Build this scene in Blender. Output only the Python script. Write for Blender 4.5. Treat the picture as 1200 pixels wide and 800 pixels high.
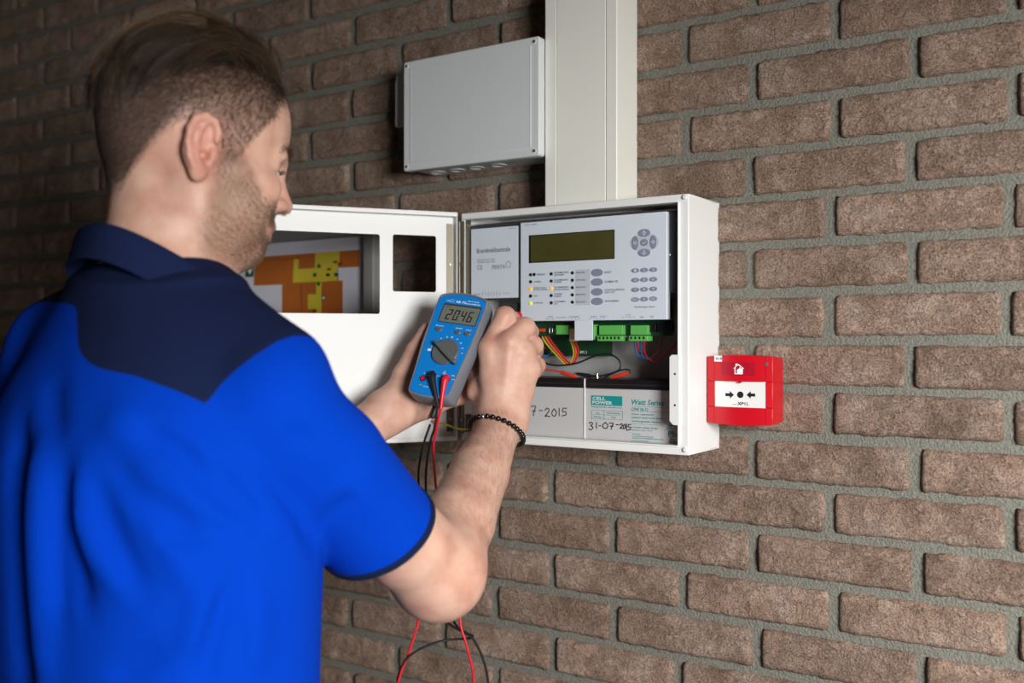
import bpy, bmesh, math, random
import numpy as np
from mathutils import Vector, Matrix, noise

random.seed(7); np.random.seed(7)
scene = bpy.context.scene
for o in list(bpy.data.objects): bpy.data.objects.remove(o)
COL = scene.collection

# ------------------------------------------------------------------ camera
YAW = 0.58204; FPX = 1167.0
CAM = np.array([0.556, -1.264, 1.55])
R_ = np.array([math.cos(YAW), math.sin(YAW), 0.0]); F_ = np.array([-math.sin(YAW), math.cos(YAW), 0.0]); U_ = np.array([0, 0, 1.0])
cd = bpy.data.cameras.new('camera'); cam = bpy.data.objects.new('camera', cd); COL.objects.link(cam)
cam.location = CAM; cam.rotation_euler = (math.pi/2, 0, YAW)
cd.sensor_width = 36; cd.lens = FPX*36/1200; cd.clip_start = .02
cd.dof.use_dof = True; cd.dof.focus_distance = 1.27; cd.dof.aperture_fstop = 3.2
scene.camera = cam

# ------------------------------------------------------------------ daylight
w = bpy.data.worlds.new('sky'); scene.world = w; w.use_nodes = True
bg = w.node_tree.nodes['Background']; bg.inputs[0].default_value = (.80, .90, 1.0, 1); bg.inputs[1].default_value = .008
def area(name, loc, target, sx, sy, power, col):
    l = bpy.data.lights.new(name, 'AREA'); l.shape = 'RECTANGLE'; l.size = sx; l.size_y = sy; l.energy = power; l.color = col
    o = bpy.data.objects.new(name, l); COL.objects.link(o); o.location = loc
    o.rotation_euler = (Vector(target)-Vector(loc)).to_track_quat('-Z', 'Y').to_euler()
    return o
area('daylight_opening', (1.85, -1.55, 1.82), (1.25, .0, 1.48), .8, .9, 120, (1.0, .99, .98))
vs = scene.view_settings; vs.view_transform = 'Standard'; vs.look = 'None'; vs.exposure = 0.0; vs.gamma = 1.0
try: vs.use_curve_mapping = False
except Exception: pass

# ------------------------------------------------------------------ pixel helpers (1200 x 800 frame)
def ray(px, py): return F_ + (px-600)/FPX*R_ + (400-py)/FPX*U_
def at(px, py, depth): return CAM + ray(px, py)*depth
def wp(px, py, y):
    d = ray(px, py); p = CAM + d*((y-CAM[1])/d[1]); return float(p[0]), float(p[2])
def on_plane(px, py, p0, n):
    d = ray(px, py); t = np.dot(np.array(p0)-CAM, n)/np.dot(d, n); return CAM+d*t

# ------------------------------------------------------------------ materials
MATS = {}
def srgb(c):
    return tuple(((v/255)/12.92 if v/255 <= .04045 else ((v/255+.055)/1.055)**2.4) for v in c)
def mat(name, col, rough=.5, metal=0, spec=.5, bump=0, bscale=200, var=0, vscale=30, coat=0, emis=None, trans=0):
    m = bpy.data.materials.new(name); m.use_nodes = True; nt = m.node_tree; b = nt.nodes['Principled BSDF']
    c = srgb(col); b.inputs['Base Color'].default_value = (*c, 1); b.inputs['Roughness'].default_value = rough
    b.inputs['Metallic'].default_value = metal; b.inputs['Specular IOR Level'].default_value = spec
    b.inputs['Coat Weight'].default_value = coat
    if trans: b.inputs['Transmission Weight'].default_value = trans
    if emis: b.inputs['Emission Color'].default_value = (*srgb(emis[0]), 1); b.inputs['Emission Strength'].default_value = emis[1]
    if bump or var:
        tc = nt.nodes.new('ShaderNodeTexCoord')
    if var:
        n = nt.nodes.new('ShaderNodeTexNoise'); n.inputs['Scale'].default_value = vscale; n.inputs['Detail'].default_value = 4
        nt.links.new(tc.outputs['Object'], n.inputs['Vector'])
        r = nt.nodes.new('ShaderNodeMapRange'); r.inputs[3].default_value = 1-var; r.inputs[4].default_value = 1+var
        nt.links.new(n.outputs['Fac'], r.inputs[0])
        mx = nt.nodes.new('ShaderNodeMix'); mx.data_type = 'RGBA'; mx.blend_type = 'MULTIPLY'; mx.inputs[0].default_value = 1
        mx.inputs[6].default_value = (*c, 1); nt.links.new(r.outputs[0], mx.inputs[7]); nt.links.new(mx.outputs[2], b.inputs['Base Color'])
    if bump:
        n = nt.nodes.new('ShaderNodeTexNoise'); n.inputs['Scale'].default_value = bscale; n.inputs['Detail'].default_value = 3
        nt.links.new(tc.outputs['Object'], n.inputs['Vector'])
        bp = nt.nodes.new('ShaderNodeBump'); bp.inputs['Strength'].default_value = bump; bp.inputs['Distance'].default_value = .0025 if name == 'mortar' else .001
        nt.links.new(n.outputs['Fac'], bp.inputs['Height']); nt.links.new(bp.outputs[0], b.inputs['Normal'])
    MATS[name] = m; return m

def brick_material():
    m = bpy.data.materials.new('fired_brick'); m.use_nodes = True; nt = m.node_tree; N = nt.nodes.new; L = nt.links.new
    b = nt.nodes['Principled BSDF']; b.inputs['Roughness'].default_value = .82; b.inputs['Specular IOR Level'].default_value = .35
    tc = N('ShaderNodeTexCoord'); oi = N('ShaderNodeObjectInfo')
    sc = N('ShaderNodeVectorMath'); sc.operation = 'SCALE'; sc.inputs[0].default_value = (3.1, 1.7, 2.3)
    sc10 = N('ShaderNodeMath'); sc10.operation = 'MULTIPLY'; sc10.inputs[1].default_value = 7
    L(oi.outputs['Random'], sc10.inputs[0]); L(sc10.outputs[0], sc.inputs['Scale'])
    ad = N('ShaderNodeVectorMath'); L(tc.outputs['Object'], ad.inputs[0]); L(sc.outputs[0], ad.inputs[1])
    def nz(scale, det, rough=.6):
        n = N('ShaderNodeTexNoise'); n.inputs['Scale'].default_value = scale; n.inputs['Detail'].default_value = det; n.inputs['Roughness'].default_value = rough
        L(ad.outputs[0], n.inputs['Vector']); return n
    n1 = nz(22, 5); n2 = nz(430, 4, .75); n3 = nz(1100, 2, .8); n5 = nz(34, 9, .68); n5.inputs['Distortion'].default_value = .15
    r1 = N('ShaderNodeValToRGB'); e = r1.color_ramp.elements
    e[0].position = .30; e[0].color = (*srgb((140, 116, 98)), 1); e[1].position = .72; e[1].color = (*srgb((185, 163, 148)), 1)
    x = r1.color_ramp.elements.new(.52); x.color = (*srgb((168, 142, 124)), 1)
    L(n1.outputs['Fac'], r1.inputs[0])
    r2 = N('ShaderNodeValToRGB'); e = r2.color_ramp.elements
    e[0].position = .36; e[0].color = (.34, .30, .28, 1); e[1].position = .63; e[1].color = (1.5, 1.48, 1.47, 1)
    x = r2.color_ramp.elements.new(.5); x.color = (1, 1, 1, 1)
    L(n2.outputs['Fac'], r2.inputs[0])
    mx = N('ShaderNodeMix'); mx.data_type = 'RGBA'; mx.blend_type = 'MULTIPLY'; mx.inputs[0].default_value = .85
    L(r1.outputs[0], mx.inputs[6]); L(r2.outputs[0], mx.inputs[7])
    hs = N('ShaderNodeHueSaturation'); L(mx.outputs[2], hs.inputs['Color'])
    mr = N('ShaderNodeMapRange'); mr.inputs[3].default_value = .86; mr.inputs[4].default_value = 1.14; L(oi.outputs['Random'], mr.inputs[0]); L(mr.outputs[0], hs.inputs['Value'])
    L(hs.outputs[0], b.inputs['Base Color'])
    # grain of the clay, noises summed into the bump height
    su = N('ShaderNodeMath'); su.operation = 'ADD'; L(n2.outputs['Fac'], su.inputs[0])
    m3 = N('ShaderNodeMath'); m3.operation = 'MULTIPLY'; m3.inputs[1].default_value = .9; L(n3.outputs['Fac'], m3.inputs[0]); L(m3.outputs[0], su.inputs[1])
    n4 = nz(170, 5, .7); s2 = N('ShaderNodeMath'); s2.operation = 'ADD'; m4 = N('ShaderNodeMath'); m4.operation = 'MULTIPLY'; m4.inputs[1].default_value = 1.6
    L(n4.outputs['Fac'], m4.inputs[0]); L(su.outputs[0], s2.inputs[0])
    rd = N('ShaderNodeMath'); rd.operation = 'SUBTRACT'; rd.inputs[1].default_value = .5; L(n5.outputs['Fac'], rd.inputs[0])
    ra = N('ShaderNodeMath'); ra.operation = 'ABSOLUTE'; L(rd.outputs[0], ra.inputs[0])          # ridged noise: pressed wrinkles
    rm = N('ShaderNodeMapRange'); rm.inputs[2].default_value = .05; rm.inputs[4].default_value = .95; L(ra.outputs[0], rm.inputs[0])
    s3 = N('ShaderNodeMath'); s3.operation = 'ADD'; L(m4.outputs[0], s3.inputs[0]); L(rm.outputs[0], s3.inputs[1]); L(s3.outputs[0], s2.inputs[1])
    bp = N('ShaderNodeBump'); bp.inputs['Strength'].default_value = .9; bp.inputs['Distance'].default_value = .0030
    L(s2.outputs[0], bp.inputs['Height']); L(bp.outputs[0], b.inputs['Normal'])
    return m
BRICK = brick_material()
MORTAR = mat('mortar', (121, 120, 110), .95, spec=.2, bump=1.0, bscale=380, var=.45, vscale=330)
CONC = mat('concrete', (120, 116, 108), .9, var=.15, vscale=8)
SOFFIT = mat('soffit', (120, 112, 100), .8)
WHITE = mat('cabinet_paint', (230, 231, 228), .42, bump=.12, bscale=900)
CREAM = mat('trunking_pvc', (236, 236, 226), .38)
GREYBOX = mat('light_grey_plastic', (211, 216, 216), .42, bump=.06, bscale=900)
DKPLATE = mat('dark_plate', (70, 71, 76), .38, metal=.35, var=.15, vscale=60)
FASCIA = mat('fascia_grey', (206, 215, 224), .45)
PRINT = mat('print_grey', (98, 105, 128), .6)
PRINTL = mat('print_light', (150, 158, 172), .6)
KEY = mat('key_grey', (128, 137, 157), .5)
KEYL = mat('key_print', (200, 207, 217), .5)
PALEKEY = mat('key_pale_grey', (186, 192, 198), .5)  # own pale grey of the key pad and legend strip
LCDBK = mat('lcd_bezel', (24, 26, 24), .25)
LCDOL = mat('lcd_olive', (72, 70, 36), .13, spec=.7, var=.2, vscale=25)
BLACK = mat('black_plastic', (16, 16, 18), .4)
RUBBER = mat('black_rubber', (22, 23, 27), .5)
STEEL = mat('steel', (190, 190, 188), .28, metal=1)
DSTEEL = mat('hinge_steel', (120, 112, 98), .4, metal=.6)
AMBER = mat('led_amber', (250, 170, 20), .3, emis=((255, 160, 10), .7))
GREENL = mat('led_green', (200, 220, 20), .3, emis=((190, 220, 10), .6))
PCB = mat('circuit_board', (18, 62, 36), .4, var=.3, vscale=120)
TERM = mat('terminal_green', (92, 176, 82), .4)
BEIGE = mat('beige_plastic', (205, 190, 170), .5)
CHASSIS = mat('inner_paint', (150, 151, 150), .5)
BATT = mat('battery_grey', (186, 187, 187), .5)
TEAL = mat('teal_print', (0, 138, 138), .6)
TEALP = mat('teal_pale', (196, 214, 212), .6)
INK = mat('marker_ink', (18, 18, 30), .5)
REDP = mat('red_plastic', (196, 8, 28), .36)
REDD = mat('red_plate', (168, 6, 34), .4)
WHP = mat('white_plastic', (232, 232, 228), .35)
REDW = mat('red_insulation', (214, 26, 44), .38)
ORANGEC = mat('orange_red_clip', (214, 56, 34), .4)
BLUEW = mat('blue_insulation', (30, 100, 160), .4)
YELW = mat('yellow_insulation', (220, 196, 40), .4)
BRNW = mat('brown_insulation', (110, 60, 40), .4)
ORGW = mat('orange_insulation', (230, 130, 70), .4)
GRNW = mat('green_insulation', (120, 180, 40), .4)
PAPER = mat('paper', (214, 214, 224), .8)
P_OR = mat('plan_orange', (178, 96, 30), .8, var=.12, vscale=40)
P_YE = mat('plan_yellow', (206, 188, 52), .8)
P_GR = mat('plan_green', (24, 84, 50), .8)
P_RD = mat('plan_red', (130, 22, 26), .8)
FRAMEG = mat('frame_grey', (128, 126, 124), .6)
MBLUE = mat('meter_blue', (14, 130, 214), .38)
MGREY = mat('meter_grey', (120, 124, 132), .48)
MDIAL = mat('dial_grey', (94, 96, 96), .45)
MLCD = mat('meter_lcd', (116, 119, 108), .25)
MLCDF = mat('meter_lcd_frame', (58, 62, 60), .4)
MSEG = mat('lcd_segment', (40, 42, 40), .4)
WHPRINT = mat('white_print', (235, 240, 245), .5)

# ------------------------------------------------------------------ mesh builder
class MB:
    def __init__(s): s.v = []; s.f = []
    def add(s, vs, fs):
        o = len(s.v); s.v += [tuple(map(float, p)) for p in vs]; s.f += [tuple(o+i for i in f) for f in fs]; return s
    def box(s, lo, hi, M=None):
        x0, y0, z0 = lo; x1, y1, z1 = hi
        vs = [(x0,y0,z0),(x1,y0,z0),(x1,y1,z0),(x0,y1,z0),(x0,y0,z1),(x1,y0,z1),(x1,y1,z1),(x0,y1,z1)]
        if M is not None: vs = [M @ Vector(p) for p in vs]
        return s.add(vs, [(0,3,2,1),(4,5,6,7),(0,1,5,4),(1,2,6,5),(2,3,7,6),(3,0,4,7)])
    def prism(s, poly, a, b, fn):
        """poly: list of (x,y); fn(x,y,h)->world; from height a to b"""
        n = len(poly); vs = [fn(x, y, a) for x, y in poly]+[fn(x, y, b) for x, y in poly]
        fs = [tuple(range(n-1, -1, -1)), tuple(range(n, 2*n))]+[(i, (i+1) % n, n+(i+1) % n, n+i) for i in range(n)]
        return s.add(vs, fs)
    def tube(s, pts, r, n=8, cap=True):
        pts = [Vector(p) for p in pts]; m = len(pts); rr = r if hasattr(r, '__len__') else [r]*m
        t0 = (pts[1]-pts[0]).normalized(); up = Vector((0,0,1)) if abs(t0.z) < .9 else Vector((1,0,0))
        a = t0.cross(up).normalized(); vs = []; fs = []
        for i, p in enumerate(pts):
            t = (pts[min(i+1, m-1)]-pts[max(i-1, 0)]).normalized(); a = (a-t*a.dot(t)).normalized(); bb = t.cross(a)
            for k in range(n):
                q = 2*math.pi*k/n; vs.append(p+(a*math.cos(q)+bb*math.sin(q))*rr[i])
        for i in range(m-1):
            for k in range(n): fs.append((i*n+k, i*n+(k+1) % n, (i+1)*n+(k+1) % n, (i+1)*n+k))
        if cap: fs += [tuple(range(n-1, -1, -1)), tuple(range((m-1)*n, m*n))]
        return s.add(vs, fs)
    def build(s, name, m, parent=None, bevel=0, seg=2, smooth=False, loc=None):
        me = bpy.data.meshes.new(name); me.from_pydata(s.v, [], s.f); me.update()
        bm = bmesh.new(); bm.from_mesh(me); bmesh.ops.recalc_face_normals(bm, faces=bm.faces); bm.to_mesh(me); bm.free()
        me.materials.append(m); o = bpy.data.objects.new(name, me); COL.objects.link(o)
        if parent is not None: adopt(o, parent)
        if bevel:
            md = o.modifiers.new('bevel', 'BEVEL'); md.width = bevel; md.segments = seg; md.limit_method = 'ANGLE'; md.angle_limit = math.radians(40)
            smooth = True
        if smooth:
            me.polygons.foreach_set('use_smooth', [True]*len(me.polygons))
            me.set_sharp_from_angle(angle=math.radians(38))
        return o
def adopt(o, parent):
    o.parent = parent; o.matrix_parent_inverse = parent_world(parent).inverted()
def parent_world(p):
    M = Matrix.Translation(p.location)
    if p.parent is not None: M = parent_world(p.parent) @ p.matrix_parent_inverse @ M
    return M
def empty(name, loc, label, cat, group=None):
    o = bpy.data.objects.new(name, None); o.empty_display_size = .05; COL.objects.link(o); o.location = loc; tag(o, label, cat, group); return o
def tag(o, label, cat, group=None):
    o['label'] = label; o['category'] = cat
    if group: o['group'] = group
    return o
def spline(ctrl, n=8):
    P = [np.array(p, float) for p in ctrl]; P = [2*P[0]-P[1]]+P+[2*P[-1]-P[-2]]; out = []
    for i in range(1, len(P)-2):
        for k in range(n):
            t = k/n; out.append(.5*((2*P[i])+(-P[i-1]+P[i+1])*t+(2*P[i-1]-5*P[i]+4*P[i+1]-P[i+2])*t*t+(-P[i-1]+3*P[i]-3*P[i+1]+P[i+2])*t**3))
    out.append(P[-2]); return out
def ellipse(cx, cy, a, b, n=20): return [(cx+a*math.cos(2*math.pi*k/n), cy+b*math.sin(2*math.pi*k/n)) for k in range(n)]
def rrect(x0, y0, x1, y1, r, n=4):
    out = []
    for cx, cy, q in ((x1-r, y1-r, 0), (x0+r, y1-r, 1), (x0+r, y0+r, 2), (x1-r, y0+r, 3)):
        for k in range(n+1):
            a = math.pi/2*(q+k/n); out.append((cx+r*math.cos(a), cy+r*math.sin(a)))
    return out
def yplane(y): return lambda x, z, h: (x, y-h, z)          # h grows towards the viewer (-Y)
def frame_fn(O, ax, ay, an):
    O, ax, ay, an = (np.array(q, float) for q in (O, ax, ay, an)); return lambda x, y, h: O+ax*x+ay*y+an*h
_font_cache = {}
def text_mesh(s, bold=0.0, shear=0.0):
    k = (s, bold, shear)
    if k not in _font_cache:
        c = bpy.data.curves.new('t', 'FONT'); c.body = s; c.size = 1; c.offset = bold; c.shear = shear; c.resolution_u = 2; c.fill_mode = 'FRONT'
        o = bpy.data.objects.new('t', c); COL.objects.link(o); bpy.context.view_layer.update()
        dg = bpy.context.evaluated_depsgraph_get(); me = bpy.data.meshes.new_from_object(o.evaluated_get(dg))
        v = np.array([p.co[:2] for p in me.vertices]); f = [tuple(p.vertices) for p in me.polygons]
        bpy.data.objects.remove(o); bpy.data.curves.remove(c); bpy.data.meshes.remove(me)
        _font_cache[k] = (v, f)
    return _font_cache[k]
def put_text(mb, s, box, fn, h, bold=0.0, shear=0.0):
    """fit s in box=(x0,y0,x1,y1) of the local frame fn, at height h"""
    v, f = text_mesh(s, bold, shear); lo = v.min(0); hi = v.max(0); q = (v-lo)/(hi-lo)
    x0, y0, x1, y1 = box
    mb.add([fn(x0+(x1-x0)*a, y0+(y1-y0)*b, h) for a, b in q], f); return mb
def strokes(mb, lines, box, fn, h, wd):
    """handwritten polylines given in a unit box"""
    x0, y0, x1, y1 = box
    for ln in lines:
        p = np.array(spline(ln, 5)); p = np.stack([x0+(x1-x0)*p[:, 0], y0+(y1-y0)*p[:, 1]], 1)
        t = np.gradient(p, axis=0); t /= np.linalg.norm(t, axis=1)[:, None]+1e-9; nn = np.stack([-t[:, 1], t[:, 0]], 1)*wd/2
        p[0] -= t[0]*wd/2; p[-1] += t[-1]*wd/2
        a = p+nn; b = p-nn; m = len(p)
        mb.add([fn(x, y, h) for x, y in a]+[fn(x, y, h) for x, y in b], [(i, i+1, m+i+1, m+i) for i in range(m-1)])
    return mb

# ------------------------------------------------------------------ the wall: mortar bed and single bricks
HC, WC = .062, .10106          # course height, half stretcher module
Z0 = 1.55+.40424
JM = {(0,0):801.5,(2,0):976.5,(4,0):1185,(1,1):880.5,(3,1):1069.5,(0,2):802,(2,2):977.6,(4,2):1186.5,(1,3):876.5,(3,3):1065.5,(2,4):971.5,(4,4):1181.5,
(1,5):877,(3,5):1067.5,(2,6):970.5,(4,6):1179,(3,7):1064,(2,8):970.5,(4,8):1181.5,(1,9):880,(3,9):1071.5,(-1,9):716,(0,10):795,(2,10):971.5,(4,10):1183,
(1,11):881,(3,11):1074.5,(0,12):799,(2,12):976,(4,12):1186.5,(1,13):885.5,(3,13):1078.5,(-2,10):643,(-1,11):715.5,(-2,12):645,(-3,13):578,(-1,13):717,
(-6,-2):411.5,(-4,-2):525,(-7,-1):362.5,(-5,-1):466.5,(-6,0):408.5,(-7,1):360.5,(-6,2):410.5,(-5,3):463}
def joint_x(c, r):
    if (c, r) in JM: return wp(JM[(c, r)], 400, 0)[0]
    return c*WC + (.0028 if r % 4 in (0, 1) else -.0028) + random.Random(c*31+r*77).uniform(-.003, .003)
wall = MB().box((-3.2, .007, 0), (2.0, .12, 2.85)).build('wall_back', MORTAR); wall['kind'] = 'structure'

def brick_mesh(seed, nx=44, nz=13):
    rg = random.Random(seed); off = Vector((rg.uniform(-50, 50), rg.uniform(-50, 50), rg.uniform(-50, 50)))
    L2, H2 = .095, .0253; vs = []; fs = []
    crz = [(rg.uniform(-.6, .6), rg.uniform(-1, 1), rg.uniform(-1, 1), rg.uniform(.15, .5)) for _ in range(3)]
    rc = rg.uniform(.35, .75)
    us = [math.sin(math.pi/2*(2*i/nx-1))*.25+(2*i/nx-1)*.75 for i in range(nx+1)]
    ws = [math.sin(math.pi/2*(2*k/nz-1))*.45+(2*k/nz-1)*.55 for k in range(nz+1)]
    for k, wv in enumerate(ws):
        for i, u in enumerate(us):
            # rounded outline, a little uneven
            ex = 1-max(0, abs(wv)-.55)**2*rc*.16; ez = 1-max(0, abs(u)-.9)**2*rc*16*.35
            x = u*L2*ex; z = wv*H2*ez
            pz = Vector((x*30, z*30, 0))+off
            if k in (0, nz): z += .0020*noise.noise(pz*1.6)+.0014*noise.noise(pz*6)+.0007*noise.noise(pz*15)
            if i in (0, nx): x += .0022*noise.noise(pz*1.6)+.0012*noise.noise(pz*6)
            edge = min((1-abs(u))*L2, (1-abs(wv))*H2)
            rnd = .0055*(1-min(1, edge/.0055))**2
            y = rnd-.0018*noise.noise(pz*1.1)-.0014*noise.noise(pz*3.3)-.0010*noise.noise(pz*9)-.0006*noise.noise(pz*19)
            for a, b0, sl, wd in crz:                      # pressed folds of a hand-moulded brick
                q = (u-a)*3.7-(wv-b0)*sl*1.2
                y += .0028*math.exp(-(q/.10)**2)*max(0, noise.noise(pz*2+Vector((9, 0, 0)))+.3)
            vs.append((x, y, z))
    n1 = nx+1
    for k in range(nz):
        for i in range(nx): fs.append((k*n1+i, k*n1+i+1, (k+1)*n1+i+1, (k+1)*n1+i))
    rim = [i for i in range(n1)]+[k*n1+nx for k in range(1, nz+1)]+[nz*n1+i for i in range(nx-1, -1, -1)]+[k*n1 for k in range(nz-1, 0, -1)]
    o = len(vs)
    for i in rim: vs.append((vs[i][0], .03, vs[i][2]))
    m = len(rim)
    for j in range(m): fs.append((rim[(j+1) % m], rim[j], o+j, o+(j+1) % m))
    me = bpy.data.meshes.new('brick'); me.from_pydata(vs, [], fs); me.update(); me.materials.append(BRICK)
    me.polygons.foreach_set('use_smooth', [True]*len(me.polygons)); return me, np.array(vs), fs
BR = [brick_mesh(100+i) for i in range(12)]
def in_view(x0, x1, z):
    for x in (x0, (x0+x1)/2, x1):
        d = np.array([x, 0, z])-CAM; t = d@F_
        if t > .1 and -40 < 600+FPX*(d@R_)/t < 1240 and -35 < 400-FPX*d[2]/t < 835: return True
    return False
far = MB(); nb = 0
for r in range(-12, 30):
    z = Z0-HC*r
    for c in range(-32, 20):
        if (c+r) % 2: continue
        xa, xb = joint_x(c, r), joint_x(c+2, r)
        rg = random.Random(c*131+r*17)
        g = .0062; L = (xb-xa-2*g)/.19; zc = z+rg.uniform(-.0012, .0012); k = rg.randrange(12); sx = rg.choice((1, -1))
        cx = (xa+xb)/2+rg.uniform(-.0008, .0008); dy = rg.uniform(-.0012, .0012); ry = rg.uniform(-.006, .006)
        if in_view(xa, xb, z):
            o = bpy.data.objects.new('brick', BR[k][0]); COL.objects.link(o); o.location = (cx, dy, zc); o.scale = (L, 1, 1)
            o.rotation_euler = (0, ry, 0) if sx > 0 else (0, ry, 0)
            o.parent = wall; nb += 1
        elif -1.95 < z-1.95 < .85 and -3.0 < cx < 1.95:
            v = [(-.095*L, 0, -.0253), (.095*L, 0, -.0253), (.095*L, 0, .0253), (-.095*L, 0, .0253)]
            far.box((cx-.095*L, dy+.0005, zc-.0253), (cx+.095*L, .03, zc+.0253))
print('bricks', nb)
ff = far.build('brick_field', BRICK, wall); ff['kind'] = 'stuff'
fl = MB().box((-3.2, -4.5, -.1), (3.5, .12, 0)).build('floor', CONC); fl['kind'] = 'structure'
cl = MB().box((-3.2, -2.4, 2.41), (1.25, .12, 2.52)).build('shade_ceiling', SOFFIT); cl['kind'] = 'structure'  # unseen soffit, put in to shade the top of the wall
shade_bar = MB().box((1.13, -2.4, 1.885), (1.25, .006, 2.41)).build('shade_beam', SOFFIT); shade_bar['kind'] = 'structure'      # unseen beam, added to keep daylight off the upper brickwork
wl = MB().box((-3.3, -3.2, 0), (-3.2, .12, 2.8)).build('wall_left', BRICK); wl['kind'] = 'structure'

# ------------------------------------------------------------------ open fire alarm control cabinet
CX0, CX1, CZ0, CZ1, CY = -.298, .0545, 1.4070, 1.7355, -.098
panel = empty('alarm_control_cabinet', ((CX0+CX1)/2, 0, CZ0), 'open white metal fire alarm control cabinet with keypad panel on the brick wall', 'cabinet')
OX0, OX1, OZ0, OZ1 = -.2920, .0409, 1.4190, 1.7256      # front opening
T = .0016
h = MB()
h.box((CX0, -.002, CZ0), (CX1, .004, CZ1))                                   # back sheet
h.box((CX0, CY, CZ1-T), (CX1, 0, CZ1)); h.box((CX0, CY, CZ0), (CX1, 0, CZ0+T))
h.box((CX0, CY, CZ0+T), (CX0+T, 0, CZ1-T)); h.box((CX1-T, CY, CZ0+T), (CX1, 0, CZ1-T))
housing = h.build('housing', WHITE, panel, bevel=.0012)
def ring(outer, inner, y0, y1):
    mb = MB(); (a0, a1, b0, b1), (c0, c1, d0, d1) = outer, inner
    O = [(a0, b0), (a1, b0), (a1, b1), (a0, b1)]; I = [(c0, d0), (c1, d0), (c1, d1), (c0, d1)]
    vs = [(x, y0, z) for x, z in O+I]+[(x, y1, z) for x, z in O+I]; fs = []
    for i in range(4):
        j = (i+1) % 4
        fs += [(i, j, 4+j, 4+i), (8+i, 12+i, 12+j, 8+j), (i, 8+i, 8+j, j), (4+i, 4+j, 12+j, 12+i)]
    return mb.add(vs, fs)
ring((CX0, CX1, CZ0, CZ1), (OX0, OX1, OZ0, OZ1), CY-.0012, CY+.001).build('front_frame', WHITE, panel, bevel=.001)
# inner return flange with a raised bead, as on a door seal
for a in ((OX0, OZ1, OX1, OZ1+.0015), (OX0, OZ0-.0015, OX1, OZ0), (OX1, OZ0, OX1+.0015, OZ1)): MB().box((a[0], CY-.0045, a[1]), (a[2], CY+.014, a[3])).build('seal_flange', WHITE, panel, bevel=.0005)
MB().box((OX0-.001, CY, OZ0), (OX0, CY+.014, OZ1)).build('seal_flange', DSTEEL, panel)
MB().box((CX0+.004, -.0065, CZ0+.004), (CX1-.004, -.0025, CZ1-.004)).build('back_plate', CHASSIS, panel)
for px, py in ((803.5, 231), (804, 526.7)):
    x, z = wp(px, py, CY); b = MB(); b.prism(ellipse(x, z, .0031, .0031, 16), 0, .003, yplane(CY-.0012))
    o = b.build('screw_cap', WHP, panel, bevel=.0009)
# mounting brackets
x0, z1 = wp(786, 415.5, CY-.002); x1, z0 = wp(797.5, 498, CY-.002)
b = MB().prism([(x1, z0), (x1, z1), (x0+.003, z1), (x0, z1-.003), (x0, z0+.005), (x0+.005, z0)], 0, .0016, yplane(CY-.0046)); br = b.build('latch_bracket', WHITE, panel, bevel=.0004)
for py in (438, 474.7):
    x, z = wp(791, py, CY-.006); MB().prism(ellipse(x, z, .0014, .0014, 12), 0, .0002, yplane(CY-.0063)).build('hole', BLACK, br)
x0, z1 = wp(546, 450, CY-.002); x1, z0 = wp(555, 485, CY-.002)
b = MB().prism([(x0, z0), (x1-.002, z0), (x1, z0+.003), (x1, z1), (x0, z1)], 0, .0016, yplane(CY-.0046)); br = b.build('latch_bracket', WHITE, panel, bevel=.0004)
x, z = wp(550, 465.5, CY-.006); MB().prism(ellipse(x, z, .0012, .0012, 12), 0, .0002, yplane(CY-.0063)).build('hole', BLACK, br)
# mounting plate carrying the electronics
PY = -.083
x0, z1 = wp(546, 263, PY); x1, _ = wp(793, 300, PY); _, z1b = wp(793, 246.5, PY); _, z0 = wp(793, 343, PY)
zt = (z1+z1b)/2; xm, _ = wp(609, 300, PY); _, zb2 = wp(600, 351, PY)
pl = MB(); pl.prism([(x0, zb2), (xm, zb2), (xm, z0), (x1, z0), (x1, zt), (x0, zt)], 0, .002, yplane(PY)); plate = pl.build('mounting_plate', DKPLATE, panel, bevel=.0005)
pl = MB(); pl.box((x0, PY-.0026, zt-.0015), (x1, PY, zt)); pl.build('plate_edge', STEEL, plate)
for px, py in ((784, 298.5), (549, 312)):
    x, z = wp(px, py, PY-.003); s = MB().prism(ellipse(x, z, .0028, .0028, 14), 0, .0018, yplane(PY-.002)).build('screw', STEEL, plate, bevel=.0006)
    MB().box((x-.0022, PY-.0040, z-.0003), (x+.0022, PY-.0038, z+.0003)).box((x-.0003, PY-.0040, z-.0022), (x+.0003, PY-.0038, z+.0022)).build('slot', BLACK, s) if False else None
# power supply cover with its lettering
LY = -.0875
x0, z1 = wp(552, 268.5, LY); x1, z0 = wp(607, 348.5, LY)
cover = MB().box((x0, LY, z0), (x1, PY, z1)).build('label_cover', FASCIA, panel, bevel=.0006)
fy = yplane(LY)
def pbox(px0, py0, px1, py1, y):            # pixel box -> (x0,z0,x1,z1) on a plane parallel to the wall, levelled at its centre
    xa, _ = wp(px0, 400, y); xb, _ = wp(px1, 400, y); pc = (px0+px1)/2
    _, za = wp(pc, py1, y); _, zb = wp(pc, py0, y); return (xa, za, xb, zb)
def lettering(items, y, m, parent, bold=0.0, shear=0.0, name='lettering', h=.0003):
    fn = yplane(y)
    for s, a, b_, c, d in items: mb = MB(); put_text(mb, s, pbox(a, b_, c, d, y), fn, h, bold, shear); mb.build(name, m, parent)
lettering([('Brandmeldcentrale', 559, 290, 598, 295.5)], LY, PRINT, cover, bold=.012)
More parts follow.
